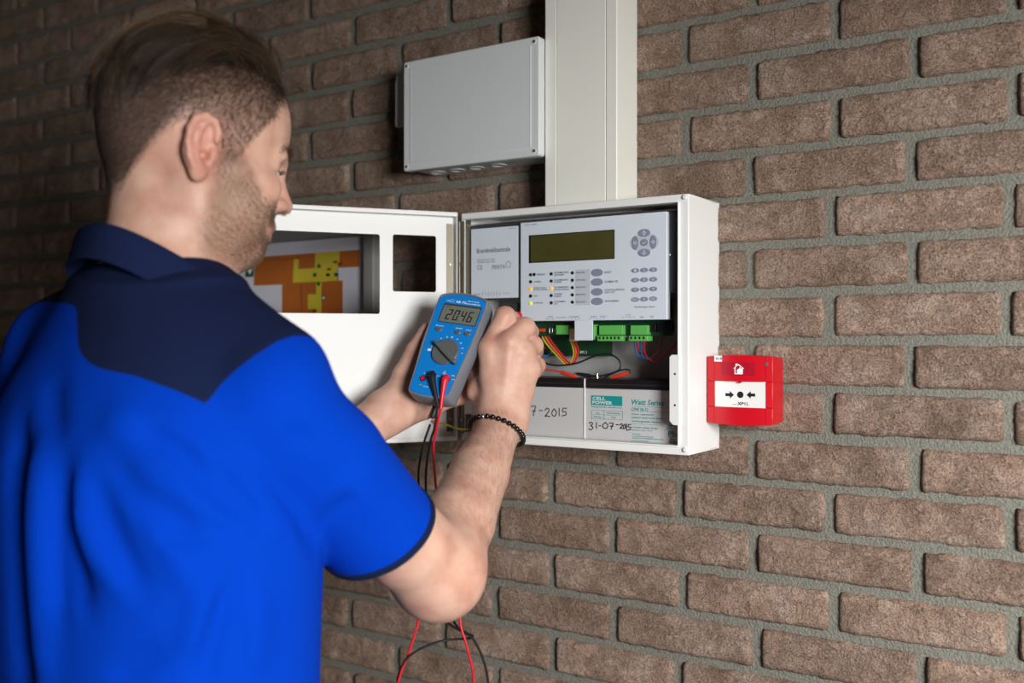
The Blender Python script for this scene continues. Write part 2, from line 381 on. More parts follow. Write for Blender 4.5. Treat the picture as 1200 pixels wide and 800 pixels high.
lettering([('STATUS 24 V= 120W', 559.2, 303.2, 580.5, 305.2), ('VOEDING 230V~ 50Hz', 559.2, 305.9, 580.5, 307.9), ('SERIE 01', 595.8, 266.9, 605, 268.1), ('NETSPANNING', 555.5, 344.1, 563.5, 345.6), ('24V UIT', 589.5, 343, 598, 344.4)], LY, PRINTL, cover, bold=.02)
mk = MB()
for i in range(7): a = 565.6+i*3.3; q = pbox(a, 341.5, a+.55, 346.5, LY); MB().box((q[0], LY-.0003, q[1]), (q[2], LY, q[3])).build('tick_mark', PRINTL, cover)
lettering([('CE', 559.3, 310.6, 565.4, 315.8), ('PENTA', 577, 310.2, 592.2, 315.0)], LY, PRINT, cover)
q = pbox(592.2, 305.6, 599.2, 314.2, LY); pc = ((q[0]+q[2])/2, (q[1]+q[3])/2); pr = ((q[2]-q[0])/2, (q[3]-q[1])/2)
pts = [(pc[0]+pr[0]*math.sin(2*math.pi*k/5), pc[1]+pr[1]*math.cos(2*math.pi*k/5)) for k in range(5)]
mk = MB()
for k in range(5):
    (ax, az), (bx, bz) = pts[k], pts[(k+1) % 5]; ia = (pc[0]+(ax-pc[0])*.87, pc[1]+(az-pc[1])*.87); ib = (pc[0]+(bx-pc[0])*.87, pc[1]+(bz-pc[1])*.87)
    mk.prism([(ax, az), (bx, bz), ib, ia], 0, .0003, fy)
mk.build('emblem', PRINT, cover)
# operating fascia
FY = -.0925
x0, z1 = wp(609.8, 261, FY); x1, _ = wp(781.5, 300, FY); _, z1b = wp(781.5, 247.5, FY); _, z0 = wp(610, 376, FY); _, z0b = wp(781, 374.5, FY)
zt = (z1+z1b)/2; zb = (z0+z0b)/2
fas = MB().box((x0, FY, zb), (x1, PY+.001, zt)).build('control_fascia', FASCIA, panel, bevel=.0008)
MB().box((x0+.002, FY+.003, zb-.0006), (x1-.001, PY+.012, zb+.001)).build('fascia_edge', DKPLATE, panel)
q = pbox(672.8, 374.5, 693.9, 398.7, FY); MB().box((q[0], FY+.001, q[1]), (q[2], FY+.003, zb+.001)).build('fascia_tab', FASCIA, fas, bevel=.0004)
fy = yplane(FY)
_, za = wp(620, 275.5, FY); _, zb_ = wp(720.3, 269, FY); _, zc = wp(620, 308, FY); _, zd = wp(720.3, 303.5, FY)
lx0, lx1 = wp(620, 300, FY)[0], wp(720.3, 300, FY)[0]; lzt, lzb = (za+zb_)/2, (zc+zd)/2
lcd = MB().box((lx0, FY-.0005, lzb), (lx1, FY+.001, lzt)).build('lcd_bezel', LCDBK, fas)
MB().box((lx0+.003, FY-.0008, lzb+.0012), (lx1-.001, FY, lzt-.0012)).build('lcd_screen', LCDOL, lcd)
def oval(px, py, wpx, hpx, m, name='key', parent=None, hgt=.0009, txt=None, n=20, bev=.0003):
    a = pbox(px-wpx/2, py-hpx/2, px+wpx/2, py+hpx/2, FY)
    cx, cz = (a[0]+a[2])/2, (a[1]+a[3])/2
    o = MB().prism(ellipse(cx, cz, (a[2]-a[0])/2, (a[3]-a[1])/2, n), -.0005, hgt, fy).build(name, m, parent or fas, bevel=bev)
    return o, (cx, cz, (a[2]-a[0])/2, (a[3]-a[1])/2)
oval(755.2, 284, 34.5, 22, PALEKEY, 'key_pad', hgt=.0002, bev=0); 
def arrow_print(o, g, ang):
    cx, cz, a, b = g; s = min(a, b)*.62; mk = MB(); ca, sa = math.cos(ang), math.sin(ang)
    P = [(0, 1), (1, -.1), (.4, -.1), (.4, -.9), (-.4, -.9), (-.4, -.1), (-1, -.1)]; Q = [(x*.55, y*.55-.08) for x, y in P]
    rot = lambda x, y: (cx+s*(x*ca-y*sa), cz+s*(x*sa+y*ca))
    n = len(P); vs = [fy(*rot(*p), .00095) for p in P]+[fy(*rot(*p), .00095) for p in Q]
    mk.add(vs, [(i, (i+1) % n, n+(i+1) % n, n+i) for i in range(n)]); mk.build('arrow', KEYL, o)
for px, py, ww, hh, an in ((755.2, 272.8, 14.4, 9.3, 0), (755.2, 296, 14.4, 9.3, math.pi), (744.7, 284.6, 8, 16, math.pi/2), (765.9, 283.5, 8, 16, -math.pi/2)):
    o, g = oval(px, py, ww, hh, KEY); arrow_print(o, g, an)
o, g = oval(755.2, 284.1, 9, 8.4, KEY)
strokes(MB(), [[(0, .45), (.35, .1), (1, .95)]], (g[0]-g[2]*.45, g[1]-g[3]*.4, g[0]+g[2]*.45, g[1]+g[3]*.4), fy, .00095, .0007).build('tick', KEYL, o)
for py, s in ((319.3, 'RESET'), (330.4, 'ZOEMER UIT'), (341.9, None), (353, 'UITVOEREN')): oval(700, py, 13.8, 8.8, KEY, txt=s)
for i, py in enumerate((316.4, 327.6, 338.9, 350.4)):
    for k, px in enumerate((744.8, 755.2, 765.9)):
        o, g = oval(px, py-(k-1)*.5, 9.2, 5.4, KEY)
        s = ['123', '456', '789', '*0#'][i][k]
        if i == 3 and k != 1: s = 'ESC' if k == 0 else 'INFO'
        mk = MB(); wv = g[2]*(.28 if len(s) == 1 else .62); put_text(mk, s, (g[0]-wv, g[1]-g[3]*.55, g[0]+wv, g[1]+g[3]*.55), fy, .00095); mk.build('numeral', KEYL, o)
q = pbox(674.5, 315.5, 691.8, 357.5, FY); MB().box((q[0], FY-.0003, q[1]), (q[2], FY, q[3])).build('legend_strip', PALEKEY, fas)
for ci, (px, ys) in enumerate(((622.1, (321.8, 330.1, 338.6, 346.8, 355.2)), (646.3, (320.8, 329.2, 337.8, 346.2, 354.7)), (671.1, (319.7, 328.3, 336.9, 345.4, 354)))):
    for ri, py in enumerate(ys):
        m = AMBER if ri == 2 and ci < 2 else GREENL if (ci, ri) == (0, 4) else BLACK
        oval(px, py, 3.1, 3.9, m, 'indicator_lamp', hgt=.0012, n=12)
oval(626.3, 321.6, 3.1, 3.9, BLACK, 'indicator_lamp', hgt=.0012, n=12)
lettering([('ZOL 2000', 614.5, 262, 629, 264.2)], FY, PRINTL, fas, bold=.02)
lettering([('BRAND', 629.5, 320.3, 639, 322.6), ('STORING', 625.5, 329, 634, 331), ('UITGESCHAKELD', 625.5, 336.3, 640, 338.2), ('BUITEN BEDRIJF', 625.5, 338.8, 642, 340.6), ('TEST', 625.5, 345.8, 630, 347.6), ('IN BEDRIJF', 625.5, 354, 636.5, 356),
 ('DOORMELDING', 649.3, 318.2, 666.5, 320.3), ('GEACTIVEERD', 649.3, 321, 661, 322.9), ('DOORMELDING', 649.3, 326.9, 666, 328.9), ('STORING', 649.3, 329.5, 658, 331.4), ('DOORMELDING', 649.3, 335.3, 666.5, 337.3), ('UITGESCHAKELD', 649.3, 338.1, 667, 340), ('SYSTEEM', 649.3, 343.5, 658.5, 345.4), ('STORING', 649.3, 346.1, 658, 348), ('ONTRUIMING', 649.3, 352.3, 663, 354.2), ('UIT', 649.3, 354.9, 654, 356.8),
 ('RESET', 708.5, 317.7, 717, 320.1), ('ZOEMER UIT', 708.5, 328.6, 724.5, 331), ('SIGNALERING', 708.5, 338.3, 732, 340.5), ('AAN / UIT', 708.5, 341.3, 720.5, 343.4), ('UITVOEREN', 708.5, 351.4, 725, 353.8), ('Bediening menu', 744, 358.4, 767.3, 360.9)], FY, PRINT, fas, bold=.012)
lettering([('FUNCTIE %d' % (i+1), 675.3, 318.3+8.6*i, 686, 320.2+8.6*i) for i in range(5)]+[('RELAIS', 642, 369.8, 648, 371.6), ('NC C NO', 640, 372.6, 650, 374.2), ('RS485', 652, 371, 664, 372.8), ('UITGANGEN', 667, 370, 679, 372), ('1 2 3 4', 666, 372.8, 679.5, 374.2), ('GROEP 1', 692, 370, 700, 371.8), ('GROEP 2', 703, 369.8, 711.5, 371.6), ('+ - + - + -', 690.5, 372.6, 712, 374), ('LUS', 733.5, 367.9, 739, 369.5), ('A+ A- B+ B-', 728.5, 370.6, 744.5, 372.2), ('24V', 750, 370.2, 754.5, 372.8), ('PE', 762, 369.8, 766, 372.4)], FY, PRINTL, fas, bold=.02)
# circuit boards, terminals
BY = -.060
b = pbox(606, 352, 789, 393.5, BY); MB().box((b[0], BY, b[1]), (b[2], BY+.0016, b[3])).build('circuit_board', PCB, panel)
BY2 = -.022
b = pbox(628, 380, 717, 417, BY2); board2 = MB().box((b[0], BY2, b[1]), (b[2], BY2+.0016, b[3])).build('circuit_board', PCB, panel)
lettering([('CE', 642, 411, 646.5, 414), ('BMC-2', 680, 411, 688, 414)], BY2, WHPRINT, board2)
def chip(px0, py0, px1, py1, m, name, parent=panel, y=BY, dpt=.006):
    b = pbox(px0, py0, px1, py1, y-dpt); return MB().box((b[0], y-dpt, b[1]), (b[2], y, b[3])).build(name, m, parent, bevel=.0004)
def terminal(px0, px1, ya, yb, n):
    t = chip(px0+2, ya, px1, (ya+yb)/2+2, TERM, 'terminal_block', dpt=.010)
    low = chip(px0, yb-6.3, px1-.3, yb, TERM, 'terminal_row', t, dpt=.016)
    for i in range(n):
        a = px0+1.8+(px1-px0-3.6)*i/(n-.2)
        b = pbox(a, yb-5.2, a+1.9, yb-2.2, BY-.0163); MB().box((b[0], BY-.0163, b[1]), (b[2], BY-.015, b[3])).build('wire_slot', BLACK, low)
terminal(700, 729.3, 381, 399.5, 6); terminal(736.8, 759, 381, 399.5, 4)
chip(651.5, 381, 666, 391.6, TERM, 'terminal_block', dpt=.012); chip(694.3, 380, 696.5, 398, TERM, 'terminal_block', dpt=.012); chip(667, 385, 673, 399.5, BEIGE, 'ribbon_socket', dpt=.012)
chip(770, 379, 788, 388, BLACK, 'component'); chip(760.5, 380, 768, 389, BLACK, 'component', dpt=.004); chip(620, 385, 638, 388.5, ORANGEC, 'component', dpt=.003)
for px in (643, 646.5, 649): chip(px, 384, px+1.2, 391, STEEL, 'component', dpt=.005)
p = at(627, 380, 1.30); px_, pz_ = wp(627.3, 380, BY-.004); MB().prism(ellipse(px_, pz_, .0022, .0022, 12), 0, .008, yplane(BY)).build('stud', STEEL, panel, bevel=.0006)
# wires inside
def wire(pts, m, r=.0009, name='wire', parent=panel, y=-.045, n=6):
    c = []
    for p in pts:
        yy = p[2] if len(p) > 2 else y; x, z = wp(p[0], p[1], yy); c.append((x, yy, z))
    return MB().tube(spline(c, 8), r, n).build(name, m, parent, smooth=True)
for i, m in enumerate((YELW, BRNW, ORGW, BRNW, REDW)):
    d = i*1.5
    wire([(633+d*1.1, 389, -.055), (640+d*1.3, 402, -.05), (655+d*1.1, 419, -.045), (664+d*.9, 427.3-d*.35, -.042), (669+d*.9, 425.5-d*.5, -.042), (672.5+d*.9, 414-d*.5, -.046), (670.5+d*.85, 404, -.055), (668+d*.8, 397, -.066)], m, .0011)
wire([(632.3, 390, -.055), (632.0, 402), (633.5, 412), (638, 416.8), (644, 414.5, -.03), (647, 408, -.024)], BLUEW, .0012)
wire([(634.5, 390, -.055), (635, 402), (638, 408), (642, 400, -.03)], BRNW, .0009)
wire([(629.3, 390, -.055), (629.2, 402), (631, 410)], YELW, .0011)
wire([(612, 410, -.06), (624, 417), (638, 425), (652, 428), (668, 427), (680, 424), (697, 417), (711, 414.5), (722, 418.5), (727, 425.5), (725.5, 433), (716, 437.5), (703, 440.3), (693, 440.3)], RUBBER, .0013, 'battery_wire', y=-.05)
wire([(600, 437, -.06), (620, 434.6), (632, 433.6), (645, 433.6), (657, 435.8)], REDW, .0012, 'battery_wire', y=-.055)
def clip(a, b, m, name, y, r0=.0028, r1=.0018):
    (xa, za), (xb, zb) = wp(a[0], a[1], y), wp(b[0], b[1], y); A = Vector((xa, y, za)); B = Vector((xb, y, zb)); D = (B-A)
    o = MB().tube([A, A+D*.12, A+D*.7, A+D], [r0*.7, r0, r0*.9, r1], 8).build(name, m, panel, smooth=True)
    MB().tube([B, B+D.normalized()*.004], [.0009, .0007], 6).build('clip_tip', STEEL, o)
clip((657, 435.7), (676.5, 442.2), ORANGEC, 'spade_connector', -.055)
clip((693, 440.5), (675.5, 437.6), RUBBER, 'spade_connector', -.050)
clip((737, 436.6), (716, 442.6), ORANGEC, 'spade_connector', -.048)
wire([(706, 443.5), (716, 438.5), (726, 434.2), (733, 432.6), (738.3, 434), (737.5, 437.5)], RUBBER, .0012, 'battery_wire', y=-.047)
for pts, m in (([(744, 398, -.074), (744.2, 408, -.06), (747.5, 416.5), (754, 420)], BLUEW), ([(746.8, 398, -.074), (747, 407, -.06), (750, 413.5), (752.5, 416.8)], REDW), ([(751.2, 398, -.074), (750.8, 408, -.06), (752.5, 416), (757.5, 420.3), (762, 419)], BLUEW),
               ([(755, 398, -.074), (754.8, 409, -.06), (757.5, 417), (763.5, 422.3), (770, 422.5), (779, 415), (789, 406), (794, 398)], REDW), ([(776, 393, -.055), (775, 403), (769, 413.5), (762.5, 420)], BRNW)):
    wire(pts, m, .0011, y=-.05)
xg, zg = wp(549, 502, CY+.01)
# door, swung open on its left hinge
HX, HY = CX0-.002, CY
DANG = math.radians(234.6); DE = np.array([math.cos(DANG), math.sin(DANG), 0]); DN = np.array([-DE[1], DE[0], 0])   # DE along the door, DN: inner face normal
DN = DN if DN[1] < 0 else -DN
DW = .352; DO = np.array([HX, HY, 0])+DE*.005
dfn = lambda s_, z, h_: DO+DE*s_+DN*h_+np.array([0, 0, z])         # h 0 = flange rim, negative = behind
def door_sz(px, py, h_):
    p = on_plane(px, py, DO+DN*h_, DN); return float(np.dot(p-DO, DE)), float(p[2])
PD = -.0155
def dhole(pxs, pys):
    a = door_sz(pxs[0], (pys[0]+pys[1])/2, PD)[0]; b = door_sz(pxs[1], (pys[0]+pys[1])/2, PD)[0]
    pc = (pxs[0]+pxs[1])/2; return (min(a, b), door_sz(pc, pys[1], PD)[1], max(a, b), door_sz(pc, pys[0], PD)[1])
big = dhole((269.5, 445), (271, 366.8)); sm = dhole((460.3, 511), (275.5, 341.8))
def sheet_with_holes(x0, z0, x1, z1, holes, r, fn, a, b):
    """flat sheet with rounded rectangular holes, cut with a scanline-free triangulation"""
    bm = bmesh.new(); loops = [[(x0, z0), (x1, z0), (x1, z1), (x0, z1)]]+[rrect(*hh, r) for hh in holes]
    edges = []
    for lp in loops:
        vv = [bm.verts.new((x, z, 0)) for x, z in lp]; edges += [bm.edges.new((vv[i], vv[(i+1) % len(vv)])) for i in range(len(vv))]
    bmesh.ops.triangle_fill(bm, use_beauty=True, use_dissolve=False, edges=edges)
    def inside(c):
        return any(hh[0] < c.x < hh[2] and hh[1] < c.y < hh[3] for hh in holes)
    bmesh.ops.delete(bm, geom=[f for f in bm.faces if inside(f.calc_center_median())], context='FACES')
    vs = [(v.co.x, v.co.y) for v in bm.verts]; bm.verts.index_update(); fs = [tuple(v.index for v in f.verts) for f in bm.faces]; bm.free()
    mb = MB(); n = len(vs); mb.add([fn(x, z, a) for x, z in vs]+[fn(x, z, b) for x, z in vs], [f for f in fs]+[tuple(n+i for i in reversed(f)) for f in fs])
    o = 0
    for lp in loops:
        m = len(lp); mb.f += [(o+i, o+(i+1) % m, n+o+(i+1) % m, n+o+i) for i in range(m)]; o += m
    return mb
DZ0, DZ1 = CZ0-.0005, CZ1+.0015
door = sheet_with_holes(0, DZ0, DW, DZ1, [big, sm], .003, dfn, PD, PD-.0016).build('door', WHITE, panel)
for nm, (s0, s1, z0, z1) in {'a': (0, DW, DZ1-.0016, DZ1), 'b': (0, DW, DZ0, DZ0+.0016), 'c': (DW-.0016, DW, DZ0, DZ1), 'd': (0, .0016, DZ0, DZ1)}.items():
    MB().prism([(s0, z0), (s1, z0), (s1, z1), (s0, z1)], PD, 0, dfn).build('door_flange', WHITE, door, bevel=.0006)
for nm, (s0, s1, z0, z1) in {'a': (0, DW, DZ1-.006, DZ1), 'b': (0, DW, DZ0, DZ0+.006)}.items():
    MB().prism([(s0, z0), (s1, z0), (s1, z1), (s0, z1)], -.0012, 0, dfn).build('door_rim', WHITE, door, bevel=.0004)
# hinge: steel strip, pin barrel, little nuts
for z0, z1 in ((CZ0+.012, CZ0+.125), (CZ0+.128, CZ0+.2), (CZ0+.203, CZ1-.012)):
    MB().tube([(HX-.0005, HY-.003, z0), (HX-.0005, HY-.003, z1)], .0021, 10).build('hinge', DSTEEL, panel, smooth=True)
MB().box((HX+.002, HY-.004, CZ0+.010), (HX+.0078, HY-.0014, CZ1-.012)).build('hinge_leaf', DSTEEL, panel, bevel=.0003)
MB().prism([(.003, CZ0+.012), (.012, CZ0+.012), (.012, CZ1-.014), (.003, CZ1-.014)], PD, PD+.002, dfn).build('hinge_leaf', DSTEEL, door)
for z in (CZ0+.03, CZ0+.255):
    c = dfn(.008, z, PD+.002); MB().tube([c, c+DN*.003], .0017, 6).build('nut', STEEL, door); MB().tube([(HX+.0055, HY-.003, z), (HX+.0055, HY-.007, z)], .0017, 6).build('nut', STEEL, panel)
q0 = dfn(.034, door_sz(514, 493, PD)[1], PD+.002); q3 = np.array([wp(549, 502.5, CY+.004)[0], CY+.004, wp(549, 502.5, CY+.004)[1]])
g1 = at(523, 497.5, 1.40); g2 = at(535, 501.8, 1.40); pts = spline([q0, g1, g2, q3, q3+np.array([.012, .02, .004])], 8)
earth = MB().tube(pts, .0014, 8).build('earth_wire', YELW, panel, smooth=True)
MB().tube([p+np.array([0, -.0004, -.0006]) for p in pts], .0011, 8).build('earth_stripe', GRNW, earth, smooth=True)
MB().tube([q0-DN*.002, q0+DN*.005], .0022, 8).build('earth_lug', REDW, door)

# ------------------------------------------------------------------ batteries lying in the cabinet
BF = -.080
def battery(px0, px1, label, clipx):
    x0, x1 = px0, px1; z0 = CZ0+T; zt = 1.4995; zl = 1.4868
    o = empty('battery', ((x0+x1)/2, -.05, z0), label, 'battery', None)
    MB().box((x0, BF, z0), (x1, -.012, zl)).build('case', BATT, o, bevel=.0012)
    MB().box((x0-.0004, BF-.0004, zl), (x1+.0004, -.012, zt)).build('lid', BLACK, o, bevel=.0012)
    MB().box((x0+.004, BF-.0006, zl+.0055), (x1-.004, BF-.0003, zl+.0061)).build('lid_groove', DKPLATE, o)
    return o
xl = wp(685.0, 470, BF)[0]; xr = wp(686.2, 470, BF)[0]
bl = battery(xl-.152, xl, 'grey sealed battery with a handwritten date and no print, beside the hinge', 0)
brt = battery(xr, OX1+.0, 'grey sealed battery with teal print and a handwritten date', 0)
MB().box((xl+.00005, BF-.0015, CZ0+T), (xr-.0001, BF+.004, 1.4995)).build('divider', WHITE, panel)
fyb = yplane(BF)
q = pbox(692.8, 463.7, 729.3, 475, BF); logo = MB().box((q[0], BF-.0003, q[1]), (q[2], BF, q[3])).build('printed_block', TEAL, brt)
lettering([('CELL', 694.5, 464.8, 709.8, 468.6), ('POWER', 694.5, 469.6, 717.8, 473.6)], BF, TEALP, logo, bold=.03, h=.0006)
lettering([('Watt Series', 740, 468.3, 778.8, 474.6)], BF, TEAL, brt, bold=.025, shear=.2)
lettering([('Designed for standby use', 693.2, 476, 729, 478.3), ('CPW 20-12', 740, 477.8, 759.8, 481.4), ('Type', 698, 483, 703, 485), ('Wired Battery', 711, 483.2, 727, 485.3), ('Wiring', 696, 487.3, 704.5, 489.4), ('Rating', 716, 488, 722, 490), ('valve regulated', 740, 484.3, 766, 486.9), ('sealed lead-acid type', 740, 488.4, 776, 491.2), ('rechargeable battery', 740, 492.7, 777, 495.6), ('Constant voltage charge', 740, 500, 771, 502.4), ('cycle use  14.4 - 15.0V', 740, 503.2, 765, 505.2), ('Warning', 740.5, 507.6, 750, 509.4), ('do not short the terminals', 740.5, 510.5, 766, 512), ('charge in a ventilated space only', 741, 513, 778, 515), ('keep away from fire', 741, 516, 760, 517.4), ('Pb', 783, 505, 793, 511.6)], BF, TEAL, brt, bold=.018)
mk = MB()
for a in ((740, 476.6, 785, 476.9), (740, 482.2, 785, 482.5), (740, 497, 777, 497.3), (693.2, 481, 729.7, 481.4), (693.2, 485.9, 729.7, 486.2), (693.2, 490.8, 729.7, 491.2), (693.2, 481, 693.6, 491), (707.8, 481, 708.1, 491), (729.4, 481, 729.7, 491)):
    q = pbox(*a, BF); MB().box((q[0], BF-.0003, q[1]), (q[2], BF, q[3])).build('printed_rule', TEAL, brt)
q = pbox(782, 496, 793, 504, BF); c = ((q[0]+q[2])/2, (q[1]+q[3])/2); rr = (q[2]-q[0])/2
mk = MB(); strokes(mk, [[(.1, 0), (.1, .6), (.9, .6), (.9, 0)], [(-.3, -.1), (1.1, 1.2)], [(.0, .75), (1, .75)]], q, fyb, .0003, .0006); mk.build('bin_symbol', TEAL, brt)
q = pbox(783, 513.5, 792, 521, BF); mk = MB(); strokes(mk, [[(0, 0), (.5, 1), (1, 0)], [(0, 0), (1, 0)]], q, fyb, .0003, .0006); mk.build('recycling_symbol', TEAL, brt)
D = {'3': [[(.1, .85), (.5, 1), (.8, .8), (.4, .55), (.85, .35), (.5, .02), (.05, .1)]], '1': [[(.5, 1), (.45, .5), (.5, 0)]], '-': [[(.1, .5), (.9, .52)]], '0': [[(.5, 1), (.1, .6), (.2, .1), (.7, .05), (.95, .55), (.55, 1)]],
     '7': [[(.05, .95), (.9, .98), (.6, .5), (.45, 0)], [(.3, .45), (.85, .5)]], '2': [[(.1, .75), (.45, 1), (.8, .75), (.4, .3), (.05, .02), (.5, .08), (.95, .02)]], '5': [[(.9, .98), (.3, .95), (.2, .55), (.7, .55), (.8, .2), (.1, .02)]]}
def handwrite(s, cells, y, parent):
    mb = MB()
    for ch, (a, b_, c, d) in zip(s, cells): strokes(mb, D[ch], pbox(a, b_, c, d, y), yplane(y), .0004, .0013)
    mb.build('handwriting', INK, parent)
handwrite('31-07-2015', [(690, 494.5, 696, 503.5), (698, 495, 700.5, 501.5), (701.8, 497.5, 704.3, 500), (706, 495, 713, 501.8), (714, 495.5, 719.5, 502.5), (722, 496, 725.5, 499), (726.5, 496.3, 730.5, 502), (730.5, 497, 733.5, 502), (733.5, 496.5, 735.5, 504), (735.5, 497, 740, 504)], BF, brt)
handwrite('31-07-2015', [(598, 475, 604, 486), (606, 475, 609, 485), (611, 479, 614, 482), (615, 475.5, 621.5, 485), (622.5, 475.5, 628.5, 487), (632, 479.5, 636, 482.5), (638.5, 478, 645, 488), (646.5, 479, 652.5, 487.5), (654.5, 478.5, 656.5, 487), (658, 478, 665, 487.5)], BF, bl)
for px, y in ((700, -.06),):
    x, z = wp(px, 446, y); MB().tube([(x, y, 1.4993), (x, y, 1.506)], .0022, 10).build('terminal_bolt', STEEL, brt, smooth=True)

# ------------------------------------------------------------------ trunking, junction box, small switch box
tx0, tx1, ty = -.1791, -.0652, -.0622
trunk = empty('cable_trunking', ((tx0+tx1)/2, 0, CZ1), 'tall cream plastic cable trunking rising from the alarm cabinet', 'trunking')
ta, tb = wp(652.5, 100, ty)[0], wp(709.5, 100, ty)[0]
b = MB(); zt = 2.409; zb = CZ1+.0005
b.box((tx0, ty, zb), (ta-.0006, 0, zt)); b.box((tb+.0006, ty, zb), (tx1, 0, zt)); b.box((ta-.001, ty+.004, zb), (tb+.001, 0, zt)); b.build('base', CREAM, trunk, bevel=.0012)
MB().box((ta, ty-.0003, zb), (tb, ty+.003, zt)).build('lid', CREAM, trunk, bevel=.0006)
jx0, jx1, jz0, jz1, jy = -.4255, -.1797, 1.8110, 1.9790, -.0765
jb = empty('junction_box', ((jx0+jx1)/2, 0, jz0), 'wide light grey plastic junction box with four corner screws', 'electrical box')
MB().box((jx0+.003, jy+.016, jz0+.003), (jx1-.001, 0, jz1-.003)).build('case', GREYBOX, jb, bevel=.004)
lid = MB().prism(rrect(jx0, jz0, jx1, jz1, .004), 0, .016, yplane(jy+.016)).build('lid', GREYBOX, jb, bevel=.0018)
ix0 = wp(482, 100, jy)[0]; ix1 = wp(621.5, 100, jy)[0]
MB().box((ix0, jy-.0008, jz0+.012), (ix1, jy+.001, jz1-.012)).build('lid_panel', GREYBOX, lid, bevel=.0004)
MB().box((ix0-.0008, jy-.0013, jz0+.012), (ix0, jy, jz1-.012)).build('lid_rib', GREYBOX, lid); MB().box((ix1, jy-.0013, jz0+.012), (ix1+.0008, jy, jz1-.012)).build('lid_rib', GREYBOX, lid)
for x in (jx0+.0065, jx1-.0085):
    for z in (jz0+.007, jz1-.007):
        s = MB().prism(ellipse(x, z, .0034, .0034, 16), 0, .0006, yplane(jy)).build('screw_rim', WHP, lid)
        MB().prism(ellipse(x, z, .0024, .0024, 12), 0, .0009, yplane(jy)).build('screw', DSTEEL, s)
for px in (520.5, 544.5, 568, 595):
    c = on_plane(px, 203.5-(px-520)*.1, (0, 0, jz0+.003), np.array([0, 0, 1.])); c = (c[0], max(min(c[1], -.018), -.045))
    fnz = lambda x, y, hh: (x, y, jz0+.003-hh)
    ringp = MB(); n = 20; E1 = ellipse(c[0], -.03, .0125, .0125, n); E2 = ellipse(c[0], -.03, .0105, .0105, n)
    ringp.add([fnz(x, y, .0012) for x, y in E1+E2]+[fnz(x, y, 0) for x, y in E1], [(i, (i+1) % n, n+(i+1) % n, n+i) for i in range(n)]+[(i, 2*n+i, 2*n+(i+1) % n, (i+1) % n) for i in range(n)])
    ringp.build('knockout', GREYBOX, jb)
sx0, sz1 = wp(462.5, 88, -.04); sx1 = jx0-.0005; _, sz0 = wp(462.5, 149, -.04)
swb = empty('socket_box', ((sx0+sx1)/2, 0, sz0), 'small grey box on the bricks behind the junction box edge', 'electrical box')
MB().prism([(sx0, sz0), (sx1, sz0), (sx1, sz1), (sx0+.003, sz1), (sx0, sz1-.014)], 0, .040, yplane(0)).build('case', GREYBOX, swb, bevel=.002)
MB().box((sx0+.006, -.034, sz0-.016), (sx1-.001, 0, sz0)).build('cable_entry', MDIAL, swb, bevel=.002)
MB().tube([(sx0+.014, -.02, sz0-.016), (sx0+.014, -.02, sz0-.03)], .005, 10).build('gland', MGREY, swb, smooth=True)

# ------------------------------------------------------------------ manual call point
kx0, kx1, ky = .0563, .1434, -.0430
_, kz1 = wp(828, 417.6, -.0468); _, kz0 = wp(828, 494.7, -.0468)
cp = empty('manual_call_point', ((kx0+kx1)/2, 0, kz0), 'red square manual fire call point with white press pane', 'call point')
kw = kx1-kx0
def curved(x): u = (x-(kx0+kx1)/2)/(kw/2); return ky-.0055*(1-u*u)        # bowed front
def curved_slab(x0, x1, z0, z1, depth, name, m, parent, proud=0, n=10, bev=.0006, arc=False):
    mb = MB(); xs = [x0+(x1-x0)*i/n for i in range(n+1)]; vs = []; fs = []
    for x in xs:
        u = (x-(kx0+kx1)/2)/(kw/2); e = .0022*(1-u*u) if arc else 0
        y = curved(x)-proud; vs += [(x, y, z0-(e if arc != 'top' else 0)), (x, y, z1+(e if arc != 'bottom' else 0)), (x, y+depth, z1+(e if arc != 'bottom' else 0)), (x, y+depth, z0-(e if arc != 'top' else 0))]
    for i in range(n):
        a, b_ = 4*i, 4*i+4
        fs += [(a, b_, b_+1, a+1), (a+1, b_+1, b_+2, a+2), (a+2, b_+2, b_+3, a+3), (a+3, b_+3, b_, a)]
    fs += [(0, 1, 2, 3), (4*n+3, 4*n+2, 4*n+1, 4*n)]
    return mb.add(vs, fs).build(name, m, parent, bevel=bev)
b = MB(); b.box((kx0+.001, ky+.004, kz0+.001), (kx1-.0004, 0, kz1-.001)); back = b.build('back_box', REDP, cp, bevel=.002)
kp = lambda px, py: wp(px, py, ky-.004)
wx0, wz1 = kp(837, 446.2); wx1, wz0 = kp(896.5, 478.2); _, wz0b = kp(837, 476.3)
wz0 = (wz0+wz0b)/2
curved_slab(kx0, kx1, wz1, kz1, .02, 'cover_top', REDP, cp, arc='top'); curved_slab(kx0, kx1, kz0, wz0, .02, 'cover_bottom', REDP, cp, arc='bottom')
curved_slab(kx0, wx0, wz0+.0003, wz1-.0003, .02, 'cover_side', REDP, cp, n=3); curved_slab(wx1, kx1, wz0+.0003, wz1-.0003, .02, 'cover_side', REDP, cp, n=3)
pane = MB().box((wx0, ky-.0012, wz0), (wx1, ky+.01, wz1)).build('press_pane', WHP, cp)
py_ = ky-.0012; fp = yplane(py_); ppx = lambda px, py: wp(px, py, py_)
def arrow(px0, px1, pyc):
    x0, z = ppx(px0, pyc); x1, _ = ppx(px1, pyc); s = 1 if x1 > x0 else -1; L = abs(x1-x0)
    return MB().prism([(x0, z-.0019), (x0+s*L*.52, z-.0019), (x0+s*L*.52, z-.0046), (x1, z), (x0+s*L*.52, z+.0046), (x0+s*L*.52, z+.0019), (x0, z+.0019)], 0, .0003, fp).build('arrow', INK, pane)
arrow(850.2, 860.2, 462.2); arrow(885, 875, 462.8)
